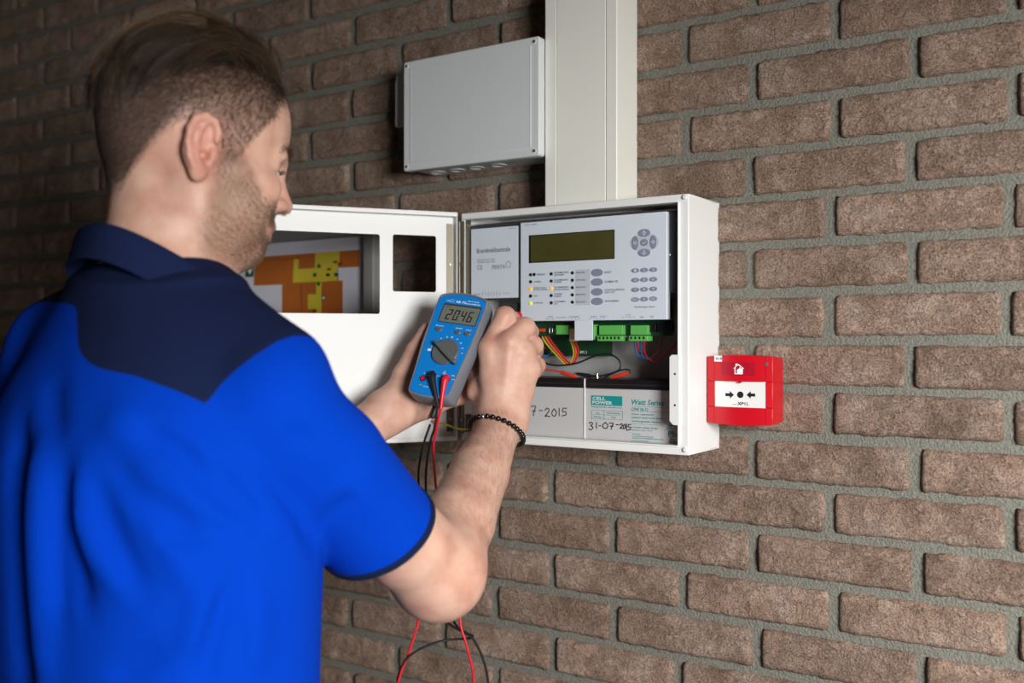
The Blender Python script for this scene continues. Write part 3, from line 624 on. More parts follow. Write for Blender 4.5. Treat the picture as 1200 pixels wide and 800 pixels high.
x, z = ppx(867.6, 462.4); MB().prism(ellipse(x, z, .0042, .0042, 20), 0, .0003, fp).build('dot', INK, pane)
lettering([('XP', 864, 471, 871.5, 474.6)], py_, INK, pane, bold=.03, shear=.15); lettering([('95', 871.8, 471.2, 877, 475.3)], py_, PRINT, pane)
q = pbox(858.5, 472.6, 863.5, 473.8, py_); strokes(MB(), [[(0, 0), (.3, .5), (.6, .2), (1, 1)]], q, fp, .0003, .0005).build('emblem', PRINT, pane)
# house-and-flame plate
hx0, hz1 = kp(846, 424.2); hx1, hz0 = kp(885, 440)
pt = curved_slab(hx0, hx1, hz0, hz1, .003, 'symbol_plate', REDD, cp, proud=.0003, n=6, bev=0)
hc = kp(866.3, 432.3); S = .0076; yo = curved(hc[0])-.0006; fh = yplane(yo)
mk = MB(); n_ = lambda x, y: (hc[0]+S*x, hc[1]+S*y)
O = [n_(*p) for p in ((-.72, -.85), (-.72, .1), (-.98, .05), (-.55, .42), (-.55, .9), (-.15, .9), (-.15, .72), (0, .85), (.98, .05), (.72, .1), (.72, -.85))]
I = [n_(*p) for p in ((-.54, -.68), (-.54, .2), (-.5, .3), (-.4, .4), (-.38, .6), (-.3, .6), (-.3, .55), (0, .62), (.5, .3), (.54, .2), (.54, -.68))]
m_ = len(O); mk.add([fh(x, z, 0) for x, z in O+I], [(i, (i+1) % m_, m_+(i+1) % m_, m_+i) for i in range(m_)])
fl_ = [n_(*p) for p in ((-.25, -.68), (-.32, -.25), (-.05, .1), (.1, .0), (.25, .5), (.42, .05), (.6, .1), (.6, -.4), (.45, -.68))]
mk.add([fh(x, z, .0001) for x, z in fl_], [tuple(range(len(fl_)))]); mk.build('house_flame_symbol', WHPRINT, pt)
x0, z1 = kp(837, 416.6); x1, z0 = kp(850.5, 423.6); 
st = MB().box((x0, curved(x0)-.0016, z0), (x1, curved(x0)+.001, z1)).build('address_sticker', WHP, cp); ys = curved(x0)-.0016
lettering([('01.001', 839, 418.3, 848.6, 421.6)], ys, PRINT, st, bold=.02)
x, z = kp(897.6, 426.7); MB().prism(ellipse(x, z, .0024, .0024, 14), 0, .0012, yplane(curved(x))).build('indicator_lamp', MDIAL, cp, bevel=.0005)
x, z = kp(867, 446.8); MB().prism(ellipse(x, z, .0028, .0024, 14), 0, .0008, yplane(ky-.004)).build('pane_catch', REDP, cp)
for px in (836.3, 897.2):
    for za, zb in ((kz0, wz0), (wz1, kz1)):
        x, _ = kp(px, 440); MB().box((x-.0003, curved(x)-.0004, za), (x+.0003, curved(x)+.001, zb)).build('cover_groove', REDD if px > 860 else REDP, cp)

# ------------------------------------------------------------------ floor plan behind the open door
GY = -.018
fx1 = wp(433, 320, GY)[0]; fx0 = wp(232, 320, GY)[0]; _, fzt = wp(432.5, 276, GY); fzb = 1.462
board = empty('floor_plan_frame', ((fx0+fx1)/2, 0, fzb-.03), 'floor plan in a grey frame on the bricks behind the open door', 'wall plan')
ring((fx0-.026, fx1+.022, fzb-.026, fzt+.026), (fx0, fx1, fzb, fzt), -.034, .0).build('frame', FRAMEG, board, bevel=.002)
sheet = MB().box((fx0, GY, fzb), (fx1, 0, fzt)).build('plan_sheet', PAPER, board)
def zoompt(x, y): return (260+x/6, 255+y/6)
def plan_patch(poly, m, k, nm='plan_area'):
    P = [wp(*zoompt(x, y), GY) for x, y in poly]; MB().prism(P, 0, .0003+.0002*k, yplane(GY)).build(nm, m, sheet)
plan_patch([(225, 478), (232, 278), (970, 225), (968, 345), (815, 352), (815, 442), (850, 442), (850, 760), (424, 760), (424, 470)], P_OR, 0)
for poly in ([(234, 305), (236, 275), (283, 271), (281, 302)], [(657, 246), (830, 236), (826, 306), (815, 352), (813, 442), (703, 450), (698, 760), (664, 760), (664, 454), (500, 460), (508, 292), (540, 290), (538, 362), (655, 354)], [(606, 540), (664, 536), (664, 640), (606, 644)]): plan_patch(poly, P_YE, 1)
for a, b_ in ((655, 402), (684, 340), (681, 464), (803, 400)): plan_patch([(a-11, b_+13), (a-11, b_-13), (a+11, b_-13), (a+11, b_+13)], P_GR, 2, 'plan_mark')
for a, b_ in ((800, 312), (832, 325), (755, 362), (655, 655)): plan_patch([(a-20, b_+6), (a-8, b_-10), (a+18, b_-6), (a+10, b_+8)], P_RD, 2, 'plan_mark')
plan_patch([(735, 412), (735, 392), (760, 392), (760, 412)], INK, 2, 'plan_mark')
plan_patch([(165, 418), (168, 340), (225, 337), (223, 415)], P_GR, 1, 'plan_sign'); plan_patch([(180, 365), (198, 400), (216, 362), (205, 348), (190, 350)], WHPRINT, 2, 'plan_mark')
plan_patch([(703, 580), (705, 548), (732, 546), (730, 578)], P_GR, 2, 'plan_mark'); plan_patch([(714, 574), (714, 552), (722, 552), (722, 574)], WHPRINT, 3, 'plan_mark'); plan_patch([(708, 567), (708, 560), (728, 559), (728, 566)], WHPRINT, 3, 'plan_mark')
for a, b_, c, d in ((540, 262, 542, 292), (238, 300, 540, 288), (560, 470, 563, 660), (815, 356, 818, 442), (500, 458, 700, 452), (705, 480, 707, 600), (815, 398, 838, 396), (44, 388, 70, 386)):
    plan_patch([(a-1, b_+1), (a-1, b_-1), (c+1, d-1), (c+1, d+1)] if abs(c-a) > abs(d-b_) else [(a-1, b_), (a+1, b_), (c+1, d), (c-1, d)], INK, 2, 'plan_line')

# ------------------------------------------------------------------ implicit modelling kit for the figure
def _n(v): v = np.asarray(v, float); return v/np.linalg.norm(v)
class SDF:
    """list of primitives blended one after the other; each: (fn, centre, radius, k, op)"""
    def __init__(s): s.p = []; s.post = None
    def cone(s, a, b, ra, rb, k=.01, op='u'):
        a = np.asarray(a, float); b = np.asarray(b, float); ab = b-a; l2 = ab@ab
        def f(P):
            t = np.clip(((P-a)@ab)/l2, 0, 1); return np.linalg.norm(P-a-t[:, None]*ab, axis=1)-(ra+(rb-ra)*t)
        s.p.append((f, (a+b)/2, math.sqrt(l2)/2+max(ra, rb), k, op)); return s
    def chain(s, pts, rad, k=.006, op='u'):
        for i in range(len(pts)-1): s.cone(pts[i], pts[i+1], rad[i], rad[i+1], k if i == 0 else min(k, .006), op)
        return s
    def ell(s, c, rad, axes=None, k=.01, op='u'):
        c = np.asarray(c, float); rad = np.asarray(rad, float); A = np.eye(3) if axes is None else np.array([_n(q) for q in axes])
        def f(P):
            q = (P-c)@A.T; k0 = np.linalg.norm(q/rad, axis=1); k1 = np.linalg.norm(q/(rad*rad), axis=1)+1e-9; return k0*(k0-1)/k1
        s.p.append((f, c, max(rad), k, op)); return s
    def fn(s, f, c, r, k=.01, op='u'): s.p.append((f, np.asarray(c, float), r, k, op)); return s
    def eval(s, P, cull=True):
        P = np.asarray(P, float); d = np.full(len(P), 9.0)
        if cull: c = P.mean(0); R = np.sqrt(((P-c)**2).sum(1).max())
        for f, pc, pr, k, op in s.p:
            if cull and np.linalg.norm(pc-c)-pr-R > .06+k: continue
            q = f(P)
            if op == 'u':
                h = np.clip(k-np.abs(d-q), 0, None)/k; d = np.minimum(d, q)-h*h*k*.25
            else:
                q = -q; h = np.clip(k-np.abs(d-q), 0, None)/k; d = np.maximum(d, q)+h*h*k*.25
        if s.post is not None: d = s.post(P, d)
        return d
    def trace(s, px, py, t0=.6, t1=1.6):
        d = ray(px, py); t = t0
        for _ in range(160):
            v = s.eval((CAM+d*t)[None], False)[0]
            if v < .0005: return CAM+d*t
            t += max(v*.7, .0005)
            if t > t1: return None
        return CAM+d*t
def surface(sdf, lo, hi, h, B=8, smooth=2):
    lo = np.array(lo, float); nb = np.ceil((np.array(hi)-lo)/(h*B)).astype(int)
    I = np.stack(np.meshgrid(*[np.arange(n) for n in nb], indexing='ij'), -1).reshape(-1, 3)
    # coarse pass in super blocks
    act = []
    S = 6; key = (I//S) @ np.array([1, 1000, 1000000]); order = np.argsort(key, kind='stable'); I = I[order]; key = key[order]
    cuts = np.flatnonzero(np.diff(key))+1
    for g in np.split(np.arange(len(I)), cuts):
        c = lo+(I[g]+.5)*h*B; d = sdf.eval(c); act.append(I[g][np.abs(d) < h*B*1.15+.004])
    act = np.concatenate(act); S = 3
    key = (act//S) @ np.array([1, 1000, 1000000]); order = np.argsort(key, kind='stable'); act = act[order]; key = key[order]
    loc = np.stack(np.meshgrid(*[np.arange(B+1)]*3, indexing='ij'), -1).reshape(-1, 3)
    V = []; K = []; EK = []
    off = np.array([[i, j, k] for i in (0, 1) for j in (0, 1) for k in (0, 1)])
    edges = [(a, b) for a in range(8) for b in range(a+1, 8) if np.abs(off[a]-off[b]).sum() == 1]
    kk = lambda ijk: (ijk[..., 0].astype(np.int64)*4096+ijk[..., 1])*4096+ijk[..., 2]
    for g in np.split(np.arange(len(act)), np.flatnonzero(np.diff(key))+1):
        base = act[g]*B; ijk = base[:, None, :]+loc[None]; P = lo+ijk.reshape(-1, 3)*h
        d = sdf.eval(P).reshape(len(g), B+1, B+1, B+1)
        C = np.stack([d[:, o[0]:o[0]+B, o[1]:o[1]+B, o[2]:o[2]+B] for o in off], -1); ins = C < 0
        m = ins.any(-1) & ~ins.all(-1)
        if not m.any(): continue
        w_ = np.argwhere(m); cc = C[m]; ci = base[w_[:, 0]]+w_[:, 1:]
        sm_ = np.zeros((len(cc), 3)); cnt = np.zeros(len(cc))
        for a, b in edges:
            x = (cc[:, a] < 0) != (cc[:, b] < 0); da, db = cc[:, a], cc[:, b]; t = np.where(x, da/np.where(x, da-db, 1), 0)
            sm_ += np.where(x[:, None], off[a]+t[:, None]*(off[b]-off[a]), 0); cnt += x
        V.append(lo+(ci+sm_/cnt[:, None])*h); K.append(kk(ci))
        for ax, cb in ((0, 4), (1, 2), (2, 1)):
            x = (cc[:, 0] < 0) != (cc[:, cb] < 0); EK.append((ax, ci[x], cc[x, 0] < 0))
    V = np.concatenate(V); K = np.concatenate(K); o = np.argsort(K); V = V[o]; K = K[o]
    Q = []
    for ax, ci, neg in EK:
        if not len(ci): continue
        e1 = np.zeros(3, int); e2 = np.zeros(3, int); e1[(ax+1) % 3] = 1; e2[(ax+2) % 3] = 1
        q = np.stack([kk(ci), kk(ci-e1), kk(ci-e1-e2), kk(ci-e2)], 1); ix = np.searchsorted(K, q); ix = np.minimum(ix, len(K)-1); ok = (K[ix] == q).all(1)
        ix = ix[ok]; ng = neg[ok]; Q.append(np.where(ng[:, None], ix, ix[:, ::-1]))
    Q = np.concatenate(Q)
    for _ in range(smooth):
        acc = np.zeros_like(V); cn = np.zeros(len(V))
        for a, b in ((0, 1), (1, 2), (2, 3), (3, 0)):
            for u, v in ((a, b), (b, a)):
                acc += np.stack([np.bincount(Q[:, u], V[Q[:, v], c], len(V)) for c in range(3)], 1); cn += np.bincount(Q[:, u], minlength=len(V))
        V = V*.4+.6*acc/np.maximum(cn, 1)[:, None]
    return V, Q
def np_mesh(name, V, Q, m, parent=None, attrs=None):
    me = bpy.data.meshes.new(name); n = Q.shape[1]
    me.vertices.add(len(V)); me.vertices.foreach_set('co', V.astype(np.float32).ravel())
    me.loops.add(Q.size); me.loops.foreach_set('vertex_index', Q.astype(np.int32).ravel())
    me.polygons.add(len(Q)); me.polygons.foreach_set('loop_start', np.arange(len(Q), dtype=np.int32)*n)
    try: me.polygons.foreach_set('loop_total', np.full(len(Q), n, np.int32))
    except Exception: pass
    me.polygons.foreach_set('use_smooth', np.ones(len(Q), bool)); me.update(calc_edges=True); me.validate()
    for k, a in (attrs or {}).items():
        at_ = me.attributes.new(k, 'FLOAT', 'POINT'); at_.data.foreach_set('value', a.astype(np.float32))
    if m: me.materials.append(m)
    o = bpy.data.objects.new(name, me); COL.objects.link(o)
    if parent is not None: adopt(o, parent)
    return o
def sub(V, Q, keep):
    """faces kept -> compact"""
    Q = Q[keep]; u, inv = np.unique(Q, return_inverse=True); return V[u], inv.reshape(Q.shape), u
def sstep(a, b, x): t = np.clip((x-a)/(b-a), 0, 1); return t*t*(3-2*t)

# ------------------------------------------------------------------ the technician
def cam3(r, u, f): return CAM+R_*r+U_*u+F_*f
# head frame
HA, HP = math.radians(32), math.radians(9)
_hf = R_*math.cos(HA)+F_*math.sin(HA)
Hf = _hf*math.cos(HP)-U_*math.sin(HP); Hu = _hf*math.sin(HP)+U_*math.cos(HP); Hr = np.cross(Hf, Hu)
HO = cam3(-.3215, .1765, 1.0); HS = 1.0
def hd(f, r, u): return HO+(Hf*f+Hr*r+Hu*u)*HS
GS = 1.085          # reach of the hands (arm length, meter size)
# torso frame
TA = math.radians(50)
Tf = R_*math.cos(TA)+F_*math.sin(TA); Tr = R_*math.sin(TA)-F_*math.cos(TA)
TC = cam3(-.345, 0, .955); TC[2] = 0
SR = at(316, 478, .885); AR = at(322, 442, .90); ER = at(512, 672, 1.055); WR = at(587, 494, 1.195*GS)
SL = cam3(-.476, -.045, 1.06); AL = cam3(-.474, -.002, 1.05); EL = cam3(-.36, -.27, 1.215); WL = at(443, 489, 1.222*GS)
NB = cam3(-.343, .055, .975)            # neck base

def torso_fn(st):
    st = np.array(st, float)
    def f(P):
        z = P[:, 2]; q = P-TC
        g = [np.interp(z, st[:, 0], st[:, i]) for i in range(1, 5)]
        x = q@Tr-g[0]; y = q@Tf-g[1]
        k0 = (np.abs(x/g[2])**2.3+np.abs(y/g[3])**2.3)**(1/2.3)
        d = (k0-1)*np.minimum(g[2], g[3])*.95
        return np.maximum(d, np.maximum(z-st[-1, 0], st[0, 0]-z))
    return f
def fine(st, n=60):
    st = np.array(st, float); z = np.linspace(st[0, 0], st[-1, 0], n)
    # smooth (Catmull-like) resampling
    out = [z]
    for i in range(1, st.shape[1]):
        y = np.interp(z, st[:, 0], st[:, i]); 
        for _ in range(4): y[1:-1] = (y[:-2]+2*y[1:-1]+y[2:])/4
        out.append(y)
    return np.stack(out, 1)

def hand(S, wrist, mcps, fingers, thumb, rad=.0112, kf=.005):
    """mcps: 4 points; fingers: 4 lists PIP,DIP,TIP; thumb: CMC,MCP,IP,TIP"""
    fr = (1.02, 1.05, .98, .86)
    for i, m in enumerate(mcps):
        S.cone(wrist+(m-wrist)*.12+(mcps[3]-mcps[0])*(-.10+.075*i), m, .0162, .0138*fr[i], .018)
    for i in range(3): S.cone(mcps[i], mcps[i+1], .0117, .0110, .010)
    S.cone(mcps[0]+(wrist-mcps[0])*.4, mcps[3]+(wrist-mcps[3])*.4, .0135, .0135, .016)
    S.chain([wrist+(thumb[0]-wrist)*.3, thumb[0], thumb[1]], [.0172, .0178, .0142], .014)
    S.chain(thumb[1:], [.0136, .0121, .0100], kf)
    for i, fg in enumerate(fingers):
        r = rad*fr[i]; p = [mcps[i]]+fg
        S.chain(p, [r*1.08, r*1.0, r*.88, r*.76], kf)
        S.ell(fg[0], (r*1.06,)*3, k=kf)
def PP(*a): return [at(*q) for q in a]
def PH(*a): return [at(q[0], q[1], q[2]*GS) for q in a]

skin = SDF()
# trunk and shoulders (under the shirt)
st_body = fine([(.95, 0, 0, .155, .105), (1.10, 0, 0, .145, .10), (1.25, 0, 0, .158, .112), (1.38, 0, .0, .168, .115), (1.47, 0, -.004, .165, .108), (1.54, 0, -.006, .12, .075), (1.60, 0, .0, .07, .055)])
skin.fn(torso_fn(st_body), TC+np.array([0, 0, 1.27]), .40, .03)
skin.cone(NB-U_*.02, AR, .045, .038, .03); skin.cone(NB-U_*.02, AL, .045, .038, .03)
# head
skin.ell(hd(-.003, 0, .048), (.0880, .0735, .079), (Hf, Hr, Hu), k=.02)
skin.ell(hd(-.026, 0, .030), (.060, .067, .062), (Hf, Hr, Hu), k=.03)
skin.ell(hd(.031, 0, .048), (.052, .059, .056), (Hf, Hr, Hu), k=.03)
skin.ell(hd(.032, 0, -.028), (.050, .054, .064), (Hf, Hr, Hu), k=.03)
for s in (1, -1):
    skin.cone(hd(.004, s*.050, -.045), hd(.057, s*.020, -.078), .014, .014, .022)      # jaw line
    skin.cone(hd(.000, s*.056, -.005), hd(.004, s*.050, -.050), .013, .013, .022)
    skin.cone(hd(.024, s*.058, -.008), hd(.062, s*.045, -.014), .012, .017, .02)       # cheek bone
    skin.ell(hd(.043, s*.035, -.043), (.026, .019, .025), (Hf, Hr, Hu), k=.025)        # cheek
    skin.cone(hd(.083, s*.010, .021), hd(.073, s*.040, .021), .0095, .0095, .012)        # brow
skin.ell(hd(.063, 0, -.072), (.0195, .024, .0165), (Hf, Hr, Hu), k=.02)                   # chin
for s in (1, -1): skin.ell(hd(.092, s*.034, .008), (.021, .020, .0105), (Hf, Hr, Hu), k=.012, op='s')   # orbit
for s in (1, -1):
    skin.ell(hd(.0655, s*.033, .0095), (.0128, .015, .0110), (Hf, Hr, Hu), k=.003)      # lids over the eyeball
    skin.cone(hd(.0765, s*.024, .0105), hd(.0705, s*.046, .0095), .0032, .0026, .004)    # upper lid edge
skin.cone(hd(.083, 0, .020), hd(.092, 0, -.008), .0075, .0075, .012); skin.cone(hd(.090, 0, -.004), hd(.0995, 0, -.0185), .0078, .0094, .008)
for s in (1, -1): skin.ell(hd(.089, s*.0115, -.0215), (.0115, .0075, .0075), (Hf, Hr, Hu), k=.006)
for s in (1, -1): skin.ell(hd(.091, s*.0062, -.0285), (.0055, .0035, .003), (Hf, Hr, Hu), k=.003, op='s')
skin.ell(hd(.070, 0, -.043), (.017, .026, .020), (Hf, Hr, Hu), k=.015)                  # muzzle
skin.chain([hd(.072, -.024, -.0495), hd(.0860, -.008, -.0452), hd(.0875, 0, -.0465), hd(.0860, .008, -.0452), hd(.072, .024, -.0495)], [.0026, .0046, .0048, .0046, .0026], .004)
skin.chain([hd(.071, -.022, -.0510), hd(.0830, -.008, -.0560), hd(.0838, 0, -.0563), hd(.0830, .008, -.0560), hd(.071, .022, -.0510)], [.0026, .0050, .0054, .0050, .0026], .004)
skin.chain([hd(.075, -.023, -.0510), hd(.092, 0, -.0510), hd(.075, .023, -.0510)], [.0012, .0014, .0012], .002, 's')
# neck
skin.cone(hd(-.022, 0, -.010), NB+Tf*(-.004), .050, .054, .03); skin.cone(hd(.000, 0, -.050), NB+Tf*.004, .043, .050, .03)
for s in (1, -1): skin.cone(hd(-.012, s*.056, -.015), NB+Tf*.045+Tr*s*.015+U_*.0, .014, .014, .02)
# ears: bowl, rim, lobe, tragus
for s in (1, -1):
    ax = (_n(Hf*.98-Hu*.05-Hr*s*.28), _n(Hr*s*.95+Hf*.3), Hu)
    E0 = hd(-.012, s*.0735, .001)
    e = lambda a, b, c=0: E0+ax[0]*a+ax[2]*b+ax[1]*c
    skin.ell(e(-.002, .003, .004), (.0185, .0065, .027), ax, k=.006)
    skin.ell(e(.003, -.002, .012), (.0115, .0085, .0165), ax, k=.004, op='s')
    skin.ell(e(-.002, .016, .0115), (.0095, .0045, .0105), ax, k=.004, op='s')
    rim = [(.010, .010), (.0105, .019), (.005, .0275), (-.005, .0295), (-.014, .0245), (-.0185, .014), (-.0185, .001), (-.0145, -.012), (-.0085, -.020)]
    skin.chain([e(a, b, .0105) for a, b in rim], [.0026, .0033, .0038, .0040, .0040, .0038, .0034, .0030, .003], .003)
    skin.chain([e(-.004, .022, .009), e(-.0095, .012, .010), e(-.009, -.004, .0095), e(-.004, -.014, .009)], [.0026, .003, .0032, .003], .0035)
    skin.ell(e(-.0015, -.0225, .006), (.0085, .0050, .0092), ax, k=.006)
    skin.ell(e(.0105, -.003, .006), (.0042, .0045, .0075), ax, k=.005)
    skin.ell(e(.004, -.004, .004), (.0035, .008, .0045), ax, k=.003, op='s')
# right arm
skin.chain([SR, SR+(ER-SR)*.35, SR+(ER-SR)*.8, ER], [.050, .050, .0455, .042], .03)
skin.ell(ER+(ER-SR)*.02-(WR-ER)*.02, (.036, .036, .036), k=.03)
_d = WR-ER
skin.chain([ER+_d*.05, ER+_d*.30, ER+_d*.62, ER+_d*.90, WR+_d*.06], [.0430, .0405, .0355, .0285, .0260], .030)
skin.cone(WR-R_*.0095, WR+R_*.011, .0230, .0230, .02)
RM = PH((573, 408, 1.205), (597, 401, 1.198), (614, 413, 1.203), (622, 433, 1.212))
RF = [PH((592, 371, 1.214), (599, 374, 1.243), (602, 385, 1.262)), PH((615, 384, 1.213), (621, 389, 1.244), (617, 398, 1.264)), PH((625, 405, 1.220), (627, 411, 1.246), (619, 416, 1.263)), PH((629, 428, 1.230), (628, 434, 1.252), (619, 435, 1.266))]
RT = PH((564, 458, 1.222), (561, 428, 1.250), (580, 398, 1.272), (600, 386, 1.282))
hand(skin, WR, RM, RF, RT, rad=.0130, kf=.0028)
for m_, q_ in zip(RM, (1, 1, .9, .8)):                                   # knuckles and extensor tendons on the back of the hand
    skin.ell(m_-F_*.0075*q_, (.0090, .0085, .0095), k=.007)
    skin.cone(WR+(m_-WR)*.22-F_*.0150, m_-F_*.0105*q_, .0022, .0034, .007)
# left arm
skin.chain([SL, SL+(EL-SL)*.4, EL], [.050, .047, .040], .03)
_d = WL-EL
skin.chain([EL, EL+_d*.3, EL+_d*.7, WL+_d*.03], [.040, .041, .033, .0285], .025)
LM = PH((526, 412, 1.262), (535, 428, 1.264), (540, 446, 1.262), (538, 463, 1.256))
LF = [PH((560, 395, 1.262), (573, 396, 1.244), (573, 404, 1.226)), PH((566, 420, 1.262), (575, 422, 1.240), (570, 427, 1.222)), PH((566, 440, 1.256), (571, 443, 1.234), (563, 446, 1.218)), PH((558, 457, 1.250), (562, 459, 1.230), (554, 461, 1.216))]
LT = PH((466, 463, 1.235), (473, 438, 1.242), (487, 410, 1.243), (501, 386, 1.240))
hand(skin, WL, LM, LF, LT, rad=.0114)

# ------------------------------------------------------------------ materials of the figure
def attr_node(nt, name):
    a = nt.nodes.new('ShaderNodeAttribute'); a.attribute_name = name; return a.outputs['Fac']
def skin_material():
    m = bpy.data.materials.new('skin'); m.use_nodes = True; nt = m.node_tree; N = nt.nodes.new; L = nt.links.new; b = nt.nodes['Principled BSDF']
    b.inputs['Roughness'].default_value = .48; b.inputs['Specular IOR Level'].default_value = .4
    b.inputs['Subsurface Weight'].default_value = .12; b.inputs['Subsurface Radius'].default_value = (1, .35, .2); b.inputs['Subsurface Scale'].default_value = .006
    tc = N('ShaderNodeTexCoord')
    def nz(sc, det=4):
        n = N('ShaderNodeTexNoise'); n.inputs['Scale'].default_value = sc; n.inputs['Detail'].default_value = det; L(tc.outputs['Object'], n.inputs['Vector']); return n.outputs['Fac']
    def mix(fac, a, c):
        x = N('ShaderNodeMix'); x.data_type = 'RGBA'
        for i, v in ((0, fac), (6, a), (7, c)):
            if isinstance(v, (tuple, float)): x.inputs[i].default_value = v if isinstance(v, float) else (*v, 1)
            else: L(v, x.inputs[i])
        return x.outputs[2]
    def ramp(v, a, c):
        r = N('ShaderNodeMapRange'); r.inputs[1].default_value = a; r.inputs[2].default_value = c; L(v, r.inputs[0]); return r.outputs[0]
    col = mix(ramp(nz(38), .35, .7), srgb((214, 174, 153)), srgb((196, 146, 126)))
    col = mix(attr_node(nt, 'flush'), col, srgb((206, 132, 118)))
    col = mix(attr_node(nt, 'lips'), col, srgb((178, 104, 98)))
    col = mix(attr_node(nt, 'beard'), col, srgb((128, 104, 86)))
    col = mix(attr_node(nt, 'scalp'), col, srgb((74, 58, 48)))
    L(col, b.inputs['Base Color'])
    bp = N('ShaderNodeBump'); bp.inputs['Strength'].default_value = .35; bp.inputs['Distance'].default_value = .0006; L(nz(520, 3), bp.inputs['Height']); L(bp.outputs[0], b.inputs['Normal'])
    return m
def hair_material(name, c0, c1):
    m = bpy.data.materials.new(name); m.use_nodes = True; nt = m.node_tree; b = nt.nodes['Principled BSDF']
    r = nt.nodes.new('ShaderNodeMix'); r.data_type = 'RGBA'; r.inputs[6].default_value = (*srgb(c0), 1); r.inputs[7].default_value = (*srgb(c1), 1)
    nt.links.new(attr_node(nt, 'tone'), r.inputs[0]); nt.links.new(r.outputs[2], b.inputs['Base Color']); b.inputs['Roughness'].default_value = .42; b.inputs['Specular IOR Level'].default_value = .55; return m
def cloth_material(name, col):
    m = bpy.data.materials.new(name); m.use_nodes = True; nt = m.node_tree; N = nt.nodes.new; L = nt.links.new; b = nt.nodes['Principled BSDF']
    b.inputs['Base Color'].default_value = (*srgb(col), 1); b.inputs['Roughness'].default_value = .9; b.inputs['Specular IOR Level'].default_value = .06
    b.inputs['Sheen Weight'].default_value = .0
    tc = N('ShaderNodeTexCoord'); v = N('ShaderNodeTexVoronoi'); v.inputs['Scale'].default_value = 900; L(tc.outputs['Object'], v.inputs['Vector'])
    n = N('ShaderNodeTexNoise'); n.inputs['Scale'].default_value = 40; n.inputs['Detail'].default_value = 4; L(tc.outputs['Object'], n.inputs['Vector'])
    a = N('ShaderNodeMath'); a.operation = 'MULTIPLY_ADD'; a.inputs[1].default_value = .4; L(v.outputs['Distance'], a.inputs[0]); L(n.outputs['Fac'], a.inputs[2])
    bp = N('ShaderNodeBump'); bp.inputs['Strength'].default_value = .35; bp.inputs['Distance'].default_value = .0015; L(a.outputs[0], bp.inputs['Height']); L(bp.outputs[0], b.inputs['Normal']); return m
SKIN = skin_material(); HAIRM = hair_material('hair_brown', (34, 25, 19), (134, 104, 72)); BUZZ = hair_material('cropped_hair', (42, 31, 25), (128, 106, 88)); STUB = hair_material('stubble', (70, 54, 42), (132, 106, 82))
ROYAL = cloth_material('royal_blue_knit', (0, 60, 184)); NAVY = cloth_material('navy_knit', (24, 34, 66)); TROUS = cloth_material('dark_work_cloth', (38, 42, 54))
SHOE = mat('shoe_leather', (30, 28, 27), .5); EYEW = mat('eye_white', (225, 220, 215), .2)

# ------------------------------------------------------------------ body
person = empty('person', (float(TC[0]), float(TC[1]), 0), 'man in a blue and navy polo shirt holding a meter and a test probe', 'person')
BV, BQ = surface(skin, (-.80, -1.05, .94), (.12, .05, 1.92), .0022)
def head_coords(P): q = (P-HO)/HS; return q@Hf, q@Hr, q@Hu
def scalp_mask(P):
    f, r, u = head_coords(P); r = np.abs(r)
    # front hair line: runs from forehead centre to temple, down to the side whisker, round the ear, to the nape
    front = .070-.55*np.clip(r-.040, 0, 1)
    line = np.interp(u, [-.01, .012, .030, .048, .060], [.020, .030, .041, .052, .060]); line = np.where(u > .056, np.minimum(front, line+(u-.056)*2), line)
    m = sstep(.004, -.004, f-line)
    low = np.interp(f, [-.080, -.066, -.060, -.052, -.042, -.030, -.006, -.004], [-.046, -.038, -.018, .002, .018, .030, .030, -.012])     # lower border behind the ear
    m = m*sstep(-.012, .014, u-low)
    ear = ((f+.012)/.021)**2+((u-.004)/.031)**2
    m = m*np.where((r > .069) & (ear < 1), 0, 1)
    return np.where(u > -.09, m, 0)
def beard_mask(P):
    f, r, u = head_coords(P); r = np.abs(r)
    up = np.where(f < .03, .010, np.where(f < .058, .010-(f-.03)*1.35, -.030))       # upper cheek line
    m = sstep(.010, -.008, u-up)*sstep(-.006, .014, f)
    low = -.088-.1*np.clip(.07-f, 0, 1)*0
    m = m*sstep(-.105, -.085, u)
    lip = np.exp(-(((u+.0513)/.0075)**2))*sstep(.064, .073, f)
    return m*(1-lip)*np.where((f < .012) & (u > -.004), .6, 1)
nr = np.linalg.norm(BV-HO, axis=1) < .17
f_, r_, u_ = head_coords(BV)
sc = np.where(nr, scalp_mask(BV), 0); bd = np.where(nr, beard_mask(BV), 0)
lips = np.where(nr, np.exp(-(((u_+.0513)/.0062)**2))*sstep(.066, .074, f_)*sstep(.026, .018, np.abs(r_)), 0)
eard = np.where(nr, sstep(.067, .075, np.abs(r_))*sstep(.036, .022, np.abs(u_-.004))*sstep(.034, .02, np.abs(f_+.012)), 0)
flush = .42*eard+np.where(nr, .5*np.exp(-((f_-.100)**2+r_**2+(u_+.022)**2)/.014**2), 0)
for p in RM+[q[0] for q in RF]+[q[2] for q in RF]+[LT[2], LT[3]]: flush = np.maximum(flush, .5*np.exp(-((BV-p)**2).sum(1)/.0115**2))
flush = np.maximum(flush, .45*np.exp(-((BV-(ER+(WR-ER)*.05))**2).sum(1)/.035**2))
body = np_mesh('body', BV, BQ, SKIN, person, {'scalp': sc*np.where(f_ < -.035, .86, np.interp(u_, [.0, .03, .06, .085], [.30, .42, .68, .9])+np.clip((-f_-.0)/.035, 0, 1)*.25*(u_ < .06)).clip(0, .9), 'beard': bd*.45, 'lips': lips*.8, 'flush': np.clip(flush, 0, 1)})
